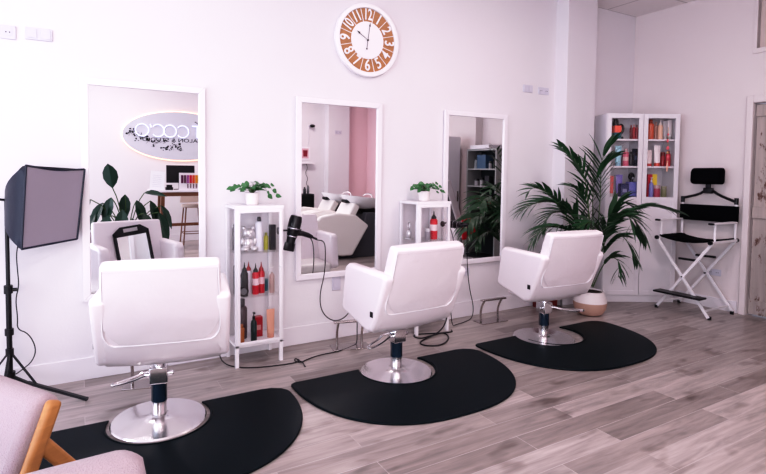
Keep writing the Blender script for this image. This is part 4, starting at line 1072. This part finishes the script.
for k in range(34):
    f = k / 33; bx = X(.76 + f * 1.0); bz = -.02 - .27 * math.sin(min(1, f * 1.1) * PI / 2) + rnd.uniform(-.02, .13)
    if (bx / A_) ** 2 + (bz / B_) ** 2 > .9: bz = -B_ * math.sqrt(max(0, .86 - (bx / A_) ** 2)) + .03
    ex_, ez_ = bx + rnd.uniform(-.07, .07), bz + rnd.uniform(.0, .09)
    fl.tube([(bx, .053, bz), ((bx + ex_) / 2 + .01, .053, (bz + ez_) / 2), (ex_, .053, ez_)], .003, 4)
    for j in range(3):
        fl.sphere(rnd.uniform(.008, .017), (ex_ + rnd.uniform(-.03, .03), .053, ez_ + rnd.uniform(-.03, .03)), (1, .1, rnd.uniform(.5, 1.2)), 8)
for k in range(7):
    q = k / 6; fl.sphere(.013, (X(2.0) + q * .16, .053, .29 - q * .10), (1.3, .1, .7), 8)
fl.build('floral_print', M['blackm'], t)

# reception desk
t = empty('reception_desk', (1.02, -5.85, 0), 0, 'high white topped reception table on brown wooden legs under the neon sign', 'desk')
MB().b2((0, 0, 1.03), (1.9, .5, 1.065)).build('table_top', M['white'], t, bevel=.003)
for x in (.20, 1.72):
    for y in (.07, .43): MB().bar((x, y, 1.03), (x + (.05 if x > 1 else -.03), y, 0), .065, .05, up=(0, 1, 0)).build('leg', M['walnut'], t, bevel=.004)
MB().b2((.2, .05, .96), (1.75, .09, 1.03)).b2((.2, .41, .96), (1.75, .45, 1.03)).build('apron', M['walnut'], t)
MB().b2((.2, .41, .44), (1.75, .45, .49)).build('stretcher', M['walnut'], t)
t = empty('bar_stool', (1.80, -5.95, 0), 0, 'beige bar stool with thin brown legs behind the reception table', 'stool')
MB().lathe([(.17, 0), (.19, .02), (.19, .05), (.15, .065)], loc=(0, 0, .72), n=24).build('seat', M['beige'], t)
b = MB()
for i in range(9):
    a = R(200 + i * 17.5)
    pass
b.prism([(-.19, .80), (.19, .80), (.17, .98), (-.17, .98)], 1, -.20, -.175); b.build('backrest', M['beige'], t, bevel=.008, seg=3)
for sx in (-1, 1):
    for sy in (-1, 1): MB().cyl((sx * .13, sy * .13, .73), (sx * .19, sy * .19, 0), .012).build('leg', M['walnut'], t)
MB().tube([(-.17, -.17, .25), (.17, -.17, .25), (.17, .17, .25), (-.17, .17, .25)], .008, 6, closed=True).build('foot_ring', M['walnut'], t)
t = empty('computer_monitor', (1.55, -5.66, 1.065), 0, 'black computer monitor on the reception table', 'monitor')
MB().b2((-.24, -.015, .12), (.24, .015, .43)).build('screen_housing', M['black'], t, bevel=.006); MB().b2((-.03, -.03, .01), (.03, .0, .2)).b2((-.12, -.08, 0), (.12, .06, .012)).build('stand', M['black'], t)
t = empty('colour_chart', (1.83, -5.44, 1.065), 0, 'hair colour swatch chart with rainbow bottles standing on the reception table', 'chart')
MB().b2((-.34, -.006, .02), (.34, .004, .30)).b2((-.34, -.05, 0), (.34, .05, .02)).build('board', M['white'], t)
cols = [(.12, .02, .08), (.15, .06, .10), (.35, .1, .3), (.6, .02, .05), (.7, .1, .03), (.75, .3, .03), (.7, .5, .03), (.2, .5, .1), (.03, .3, .15), (.02, .3, .4), (.05, .1, .5), (.3, .05, .4), (.4, .02, .2)]
for i, c_ in enumerate(cols):
    MB().b2((-.31 + i * .048, .004, .12), (-.272 + i * .048, .016, .26)).build('swatch', cmat(c_), t)
    if i > 1: MB().b2((-.30 + i * .048, .004, .03), (-.285 + i * .048, .014, .11)).build('swatch', cmat((.12, .04, .06)), t)
t = empty('menu_stand', (1.12, -5.45, 1.066), R(12), 'slanted white price card stand at the left end of the reception table', 'sign stand', rot=(R(12), R(6), 0))
MB().b2((-.11, 0, 0), (.12, .008, .33)).build('card', M['paper'], t); MB().b2((-.10, -.07, 0), (.10, 0, .02)).build('foot', M['white'], t)
for k in range(7): MB().b2((-.07, .0081, .06 + k * .032), (.07, .0091, .063 + k * .032)).build('text_line', cmat((.5, .5, .6)), t)
t = empty('card_reader', (1.33, -5.47, 1.066), 0, 'small black card machine on the reception table', 'card machine')
MB().b2((-.06, -.05, 0), (.06, .05, .05)).build('body', M['black'], t, bevel=.008); MB().b2((-.045, -.02, .05), (.045, .04, .09)).build('screen', M['black'], t, bevel=.006)

# broad-leaf plant by the desk
t = empty('broad_leaf_plant', (.62, -4.95, 0), 0, 'large plant with broad dark glossy leaves in front of the reception table', 'plant')
MB().lathe([(.13, 0), (.15, .01), (.18, .30), (.185, .32), (.165, .32), (.16, .28), (.001, .28)], n=28).build('pot', M['potw'], t)
MB().lathe([(.158, .27), (.158, .29), (.001, .295)], n=20).build('soil', M['soil'], t)
rnd = random.Random(11); lv = MB(); st = MB()
def broad(tipx, tipy, tipz, size, lean):
    base = Vector((0, 0, .29)); tip = Vector((tipx, tipy, tipz)); mid = base.lerp(tip, .6) + Vector((0, 0, .14))
    st.tube([base, mid, tip], .008, 6, smooth=2)
    d = Vector((tipx * 1.0 + rnd.uniform(-.1, .1), tipy, lean)).normalized(); side = d.cross(Vector((0, 0, 1)));
    if side.length < .2: side = Vector((1, 0, 0))
    side.normalize(); nn = side.cross(d).normalized(); nn = (nn + Vector((0, .7, .2))).normalized(); nn = (nn - d * nn.dot(d)).normalized()
    side = d.cross(nn)
    prf = [(0, .02), (.15, .15), (.35, .23), (.6, .22), (.82, .13), (1, .0)]
    Lr = []
    for u, w in prf:
        p = tip + d * u * size - Vector((0, 0, 1)) * (u * u * .18 * size)
        Lr.append((lv.bm.verts.new(p - side * w * size + nn * w * .25 * size), lv.bm.verts.new(p), lv.bm.verts.new(p + side * w * size + nn * w * .25 * size)))
    for i in range(len(prf) - 1):
        for j in (0, 1): lv.bm.faces.new((Lr[i][j], Lr[i][j + 1], Lr[i + 1][j + 1], Lr[i + 1][j]))
for a in ((-.20, .1, 1.13, .46, 1.5), (-.02, .0, 1.02, .36, -.2), (-.22, .1, .98, .38, -.5), (.14, .1, .93, .40, -.5), (-.34, .1, .90, .38, -.7), (-.44, .1, .74, .40, -.8), (-.26, .25, .72, .42, -.9),
          (-.08, .3, .80, .40, -.9), (.06, .3, .66, .42, -.9), (.22, .3, .74, .42, -.9), (.34, .1, .92, .42, -1.0), (.44, .2, .74, .42, -1.1), (.50, .1, .84, .36, -.9), (.26, .0, 1.04, .34, .0), (-.5, .2, .96, .36, -.6), (-.12, .2, .62, .4, -.8), (.36, .3, .60, .4, -.9), (-.36, .2, .58, .4, -.9)):
    broad(*a)
lv.build('leaves', M['leaf3'], t, smooth=False); st.build('stems', M['stem'], t)

# shampoo units
def wash_unit(loc, label):
    t = empty('wash_unit', loc, 0, label, 'wash unit', 'white backwash units')
    # pedestal
    MB().prism([(.50, 0), (1.08, 0), (1.08, .55), (.95, .74), (.78, .74), (.62, .30)], 1, -.24, .24).build('pedestal', M['greyd'], t, bevel=.01)
    # basin (tilted oval bowl)
    n = 30; b = MB(); tm = Euler((0, R(6), 0)).to_matrix()
    prof = [(.10, -.16), (.20, -.12), (.30, -.02), (.335, .03), (.34, .045), (.315, .045), (.27, .0), (.15, -.09), (.001, -.11)]
    b.lathe(prof, loc=(.82, 0, .95), n=n, sx=1.2, sy=.9, M_=tm); bs = b.build('basin', cmat((.92, .90, .92), .12), t)
    MB().b2((.46, -.09, .90), (.60, .09, .96)).build('neck_rest', M['black'], t, bevel=.02)
    MB().tube([(.98, .08, .88), (.98, .08, 1.02), (.90, .06, 1.06), (.82, .03, 1.02)], .014, 8, smooth=2).build('tap', M['chrome'], t)
    MB().tube([(1.06, 0, .78), (1.16, -.02, .70), (1.12, -.02, .55), (1.04, 0, .60)], .014, 8, smooth=2).build('hose', M['black'], t)
    MB().prism([(.86, .60), (1.02, .60), (1.10, .80), (.70, .80)], 1, -.10, .10).build('basin_support', M['black'], t)
    # seat
    for s in (-1, 1):
        MB().prism([(-.20, .16), (.28, .06), (.46, .06), (.76, .54), (.52, .72), (.20, .76), (-.10, .72), (-.26, .58)], 1, s * .27, s * .36).build('side_panel', M['vinylc'], t, bevel=.03, seg=3)
    MB().b2((-.20, -.26, .30), (.36, .26, .44)).build('seat_cushion', M['vinylc'], t, bevel=.04, seg=3)
    MB().bar((.32, 0, .40), (.60, 0, .88), .50, .13, up=(1, 0, -.3)).build('backrest', M['vinylc'], t, bevel=.03, seg=3)
    MB().b2((-.05, -.2, .0), (.52, .2, .31)).build('seat_base', M['greyd'], t)
    return t
w1 = wash_unit((3.38, -3.75, 0), 'white wash unit with cream chair and basin, the nearer one in the middle mirror')
w2 = copy_tree(w1); w2.location = (3.42, -4.62, 0); tag(w2, 'white wash unit with basin, the farther one beside the black trolley', 'wash unit', 'white backwash units')
t = empty('salon_trolley', (3.72, -5.35, 0), 0, 'black salon trolley with drawers behind the wash units', 'trolley')
MB().b2((-.17, -.16, .12), (.22, .16, .98)).build('body', M['black'], t, bevel=.01)
for k in range(4): MB().b2((-.15, .16, .16 + k * .2), (.20, .175, .34 + k * .2)).build('drawer', M['blackm'], t, bevel=.005)
for x in (-.14, .19):
    for y in (-.13, .13): MB().cyl((x - .01, y, .035), (x + .015, y, .035), .034).cyl((x, y, .05), (x, y, .125), .01).build('caster', M['black'], t)
product('pump', (3.64, -5.28, .98), .075, .24, (.05, .045, .05), (.6, .58, .6), 'dark pump bottle standing on the black salon trolley', 'bottles on the trolley')
product('bottle', (3.78, -5.30, .98), .055, .13, (.04, .04, .05), BK, 'short black bottle at the middle of the salon trolley', 'bottles on the trolley')
product('can', (3.86, -5.32, .98), .05, .16, (.2, .2, .22), BK, 'grey can at the end of the salon trolley', 'bottles on the trolley')
product('can', (4.56, -3.72, .0), .15, .32, (.02, .36, .16), (.6, .75, .6), 'large green canister on the floor beside the nearer wash unit')
t = empty('framed_picture', (4.36, YF, 1.66), 0, 'small framed picture of a red cup on the far wall', 'picture')
MB().b2((-.12, 0, 0), (.12, .02, .30)).build('frame', M['white'], t); MB().b2((-.08, .02, .04), (.08, .022, .26)).build('print', cmat((.70, .45, .5)), t); MB().prism([(-.045, .08), (.045, .08), (.055, .22), (-.055, .22)], 1, .022, .025).build('cup_motif', cmat((.25, .02, .04)), t)
t = empty('wall_shelf', (4.38, YF, 1.58), 0, 'small white shelf below the red cup picture', 'shelf')
MB().b2((-.18, 0, 0), (.18, .12, .025)).build('board', M['white'], t)
MB().tube([(0, .03, 0), (.04, .03, -.1), (-.03, .03, -.2), (.05, .03, -.33), (.0, .03, -.42), (.03, .03, -.5)], .005, 6, smooth=2).build('hanging_cord', M['blackm'], t)
t = empty('security_camera', (4.46, YF, 2.42), 0, 'small black camera high on the far wall with a hanging cable', 'camera')
MB().cyl((0, 0, 0), (0, .05, 0), .02).build('mount', M['plast'], t); MB().sphere(.045, (.04, .09, 0), (1.4, 1, .8)).build('body', M['black'], t)
MB().tube([(0, .01, 0), (-.03, .01, -.1), (.0, .01, -.3), (-.04, .01, -.46)], .004, 5, smooth=1).build('cord', M['plast'], t)
socket((5.08, -6.5, 2.3), 2, 'double wall socket high on the far pink side pilaster', rz=PI, w=.08)

# storage rack, recliner and stool seen in the right mirror
t = empty('storage_rack', (5.628, -2.74, 0), 0, 'dark open storage rack with grey frame seen in the right mirror', 'shelving unit')
b = MB(); b.b2((0, 0, 0), (.32, .025, 1.82)); b.b2((0, .67, 0), (.32, .695, 1.82)); b.b2((0, .025, 1.79), (.32, .67, 1.82)); b.build('frame', M['greyw'], t, bevel=.002)
MB().b2((.30, .025, .05), (.315, .67, 1.79)).build('back_panel', M['shelfdark'], t)
for z in (.06, .45, .86, 1.20, 1.48): MB().b2((.005, .025, z), (.30, .67, z + .022)).build('shelf', M['greyw'] if z > .8 else M['shelfdark'], t)
GR = 'things on the storage rack'
for i, (y, z, w, h, c_, k, lb) in enumerate((
    (-2.60, 1.502, .07, .16, (.3, .32, .34), 'can', 'grey can at the left of the rack top shelf'), (-2.50, 1.502, .06, .11, (.45, .45, .46), 'jar', 'pale jar next to the grey can on the rack'),
    (-2.40, 1.502, .20, .22, (.06, .12, .2), 'box', 'blue box on the rack top shelf'), (-2.27, 1.502, .06, .12, (.4, .38, .4), 'jar', 'light jar right of the blue box'), (-2.17, 1.502, .05, .15, (.05, .05, .05), 'bottle', 'black bottle at the right of the rack top shelf'),
    (-2.58, 1.222, .08, .11, (.42, .4, .42), 'jar', 'grey jar on the second rack shelf'), (-2.46, 1.222, .07, .13, (.5, .48, .5), 'jar', 'white jar on the second rack shelf'), (-2.3, 1.222, .10, .16, (.02, .02, .03), 'box', 'black box on the second rack shelf'),
    (-2.55, .882, .08, .2, (.10, .02, .02), 'bottle', 'dark red bottle on the third rack shelf'), (-2.42, .882, .09, .22, (.03, .04, .03), 'bottle', 'dark green bottle on the third rack shelf'), (-2.25, .882, .09, .2, (.22, .04, .03), 'bottle', 'red brown bottle on the third rack shelf'))):
    product(k, (5.72, y, z), w, h, c_, BK, lb, GR, rz=-PI / 2)
t = empty('white_tray', (5.75, -2.42, 1.82), 0, 'flat white box lying on top of the storage rack', 'box')
MB().b2((-.14, -.22, 0), (.14, .22, .05)).build('body', M['white'], t, bevel=.004); MB().b2((-.145, -.225, .04), (.145, .225, .06)).build('lid', M['white'], t, bevel=.003)
t = empty('board_panel', (5.79, -3.36, 0), 0, 'worn reddish brown wooden panel leaning on the wall, seen in the right mirror', 'panel', rot=(0, R(.2), 0))
MB().b2((-.045, -.25, .003), (-.01, .25, 1.88)).build('panel', M['rust'], t, bevel=.003); MB().b2((-.06, -.25, .1), (-.045, .25, .2)).b2((-.06, -.25, 1.7), (-.045, .25, 1.8)).build('batten', M['rust'], t)
t = empty('tall_white_locker', (5.40, -3.02, 0), 0, 'tall plain white locker seen at the edge of the right mirror', 'cabinet')
MB().b2((-.17, -.17, .03), (.17, .17, 2.03)).build('body', M['trim'], t, bevel=.004); MB().b2((-.165, .17, .05), (.165, .188, 2.01)).build('door', M['trim'], t, bevel=.003); MB().b2((.11, .188, .95), (.125, .205, 1.12)).build('handle', M['steel'], t)
MB().b2((-.15, -.15, 0), (.15, .15, .03)).build('plinth', M['greyd'], t)
# treatment recliner
t = empty('treatment_recliner', (5.24, -2.40, 0), R(-78), 'dark grey reclined treatment chair with pale frame and star base in the right mirror', 'recliner'); t.scale = (.82, .82, .95)
MB().bar((0, -.10, .50), (0, -.42, 1.35), .50, .09, up=(0, 1, .3)).build('backrest', M['recl'], t, bevel=.03, seg=3)
for s in (-1, 1): MB().bar((s * .265, -.06, .46), (s * .265, -.43, 1.37), .04, .12, up=(0, 1, .3)).build('back_side', cmat((.55, .5, .52), .4), t, bevel=.015, seg=3)
MB().b2((-.26, -.12, .44), (.26, .42, .54)).build('seat', M['recl'], t, bevel=.03, seg=3)
for s in (-1, 1): MB().b2((s * .29 - .035, -.15, .66), (s * .29 + .035, .30, .71)).b2((s * .29 - .02, .0, .46), (s * .29 + .02, .05, .67)).build('armrest', cmat((.6, .56, .58), .4), t, bevel=.01)
MB().cyl((0, 0, .07), (0, 0, .44), .03).build('gas_column', M['black'], t)
for k in range(5):
    a = k * 2 * PI / 5 + .3; MB().bar((0, 0, .085), (.28 * math.cos(a), .28 * math.sin(a), .07), .05, .025).build('base_spoke', M['whitep'], t)
    MB().cyl((.28 * math.cos(a) - .014, .28 * math.sin(a), .03), (.28 * math.cos(a) + .014, .28 * math.sin(a), .03), .03).build('caster', M['black'], t)
tw = MB(); tw.b2((-.13, -.012, 0), (.13, .012, .36)); tw.b2((-.12, -.03, .04), (.05, -.012, .33)); 
tag(tw.build('red_towel', M['red'], bevel=.012, seg=3, loc=(5.14, -2.06, .42), rot=(R(4), 0, R(8))), 'bright red towel draped over the treatment recliner armrest', 'towel')
# ------------------------------------------------------------------ light, world, camera
wd = bpy.data.worlds.new('world'); scn.world = wd; wd.use_nodes = True
bg = wd.node_tree.nodes['Background']; bg.inputs['Color'].default_value = (.72, .78, 1.0, 1); bg.inputs['Strength'].default_value = 1.0
def area(name, loc, rot, sx, sy, power, col, spread=180):
    l = bpy.data.lights.new(name, 'AREA'); l.shape = 'RECTANGLE'; l.size = sx; l.size_y = sy; l.energy = power; l.color = col; l.spread = R(spread)
    o = bpy.data.objects.new(name, l); COL.objects.link(o); o.location = loc; o.rotation_euler = rot; return o
area('window_daylight', (XL - .25, -3.4, 1.65), (0, R(-90), 0), 2.6, 5.6, 152, (.80, .86, 1.0))
area('window_daylight', (-1.25, YF - .3, 1.65), (R(90), 0, 0), 2.3, 2.6, 160, (1.0, .93, .95))
for i, (x, y) in enumerate(((.1, -1.9), (3.1, -1.9), (.7, -5.2), (3.7, -5.2))):
    area('panel_light', (x, y, H - .02), (0, 0, 0), .54, .54, (13, 25, 28, 40)[i], (1, .86, .88))  # fill lamps below the added ceiling panels
cam = bpy.data.cameras.new('camera'); co = bpy.data.objects.new('camera', cam); COL.objects.link(co); scn.camera = co
q = [507.386, 0, 0, 0]
FPX, CX, CY = CAMP = (507.386, 364.761, 197.021)
fw = Vector((0.48763806, 0.87189891, -0.04473721)); rt = Vector((0.87293222, -0.48776086, 0.00886989)); up = Vector((0.01408741, 0.04337785, 0.99895941))
rot = Matrix((rt, up, -fw)).transposed()
co.matrix_world = Matrix.Translation((0, -3.8888256, 1.41090219)) @ rot.to_4x4()
cam.sensor_fit = 'HORIZONTAL'; cam.sensor_width = 36; cam.lens = FPX / 766 * 36
cam.shift_x = (383 - CX) / 766; cam.shift_y = (CY - 237) / 766
cam.clip_start = .05
scn.view_settings.view_transform = 'Standard'; scn.view_settings.look = 'None'; scn.view_settings.exposure = 0.0; scn.view_settings.gamma = 1.0
vs = scn.view_settings; vs.use_curve_mapping = True
cv_ = vs.curve_mapping.curves[3]
for a_, b_ in ((.04, .018), (.25, .215), (.55, .60), (.8, .87)): cv_.points.new(a_, b_)
vs.curve_mapping.update()
scn.cycles.max_bounces = 10; scn.cycles.transparent_max_bounces = 16; scn.cycles.sample_clamp_indirect = 6
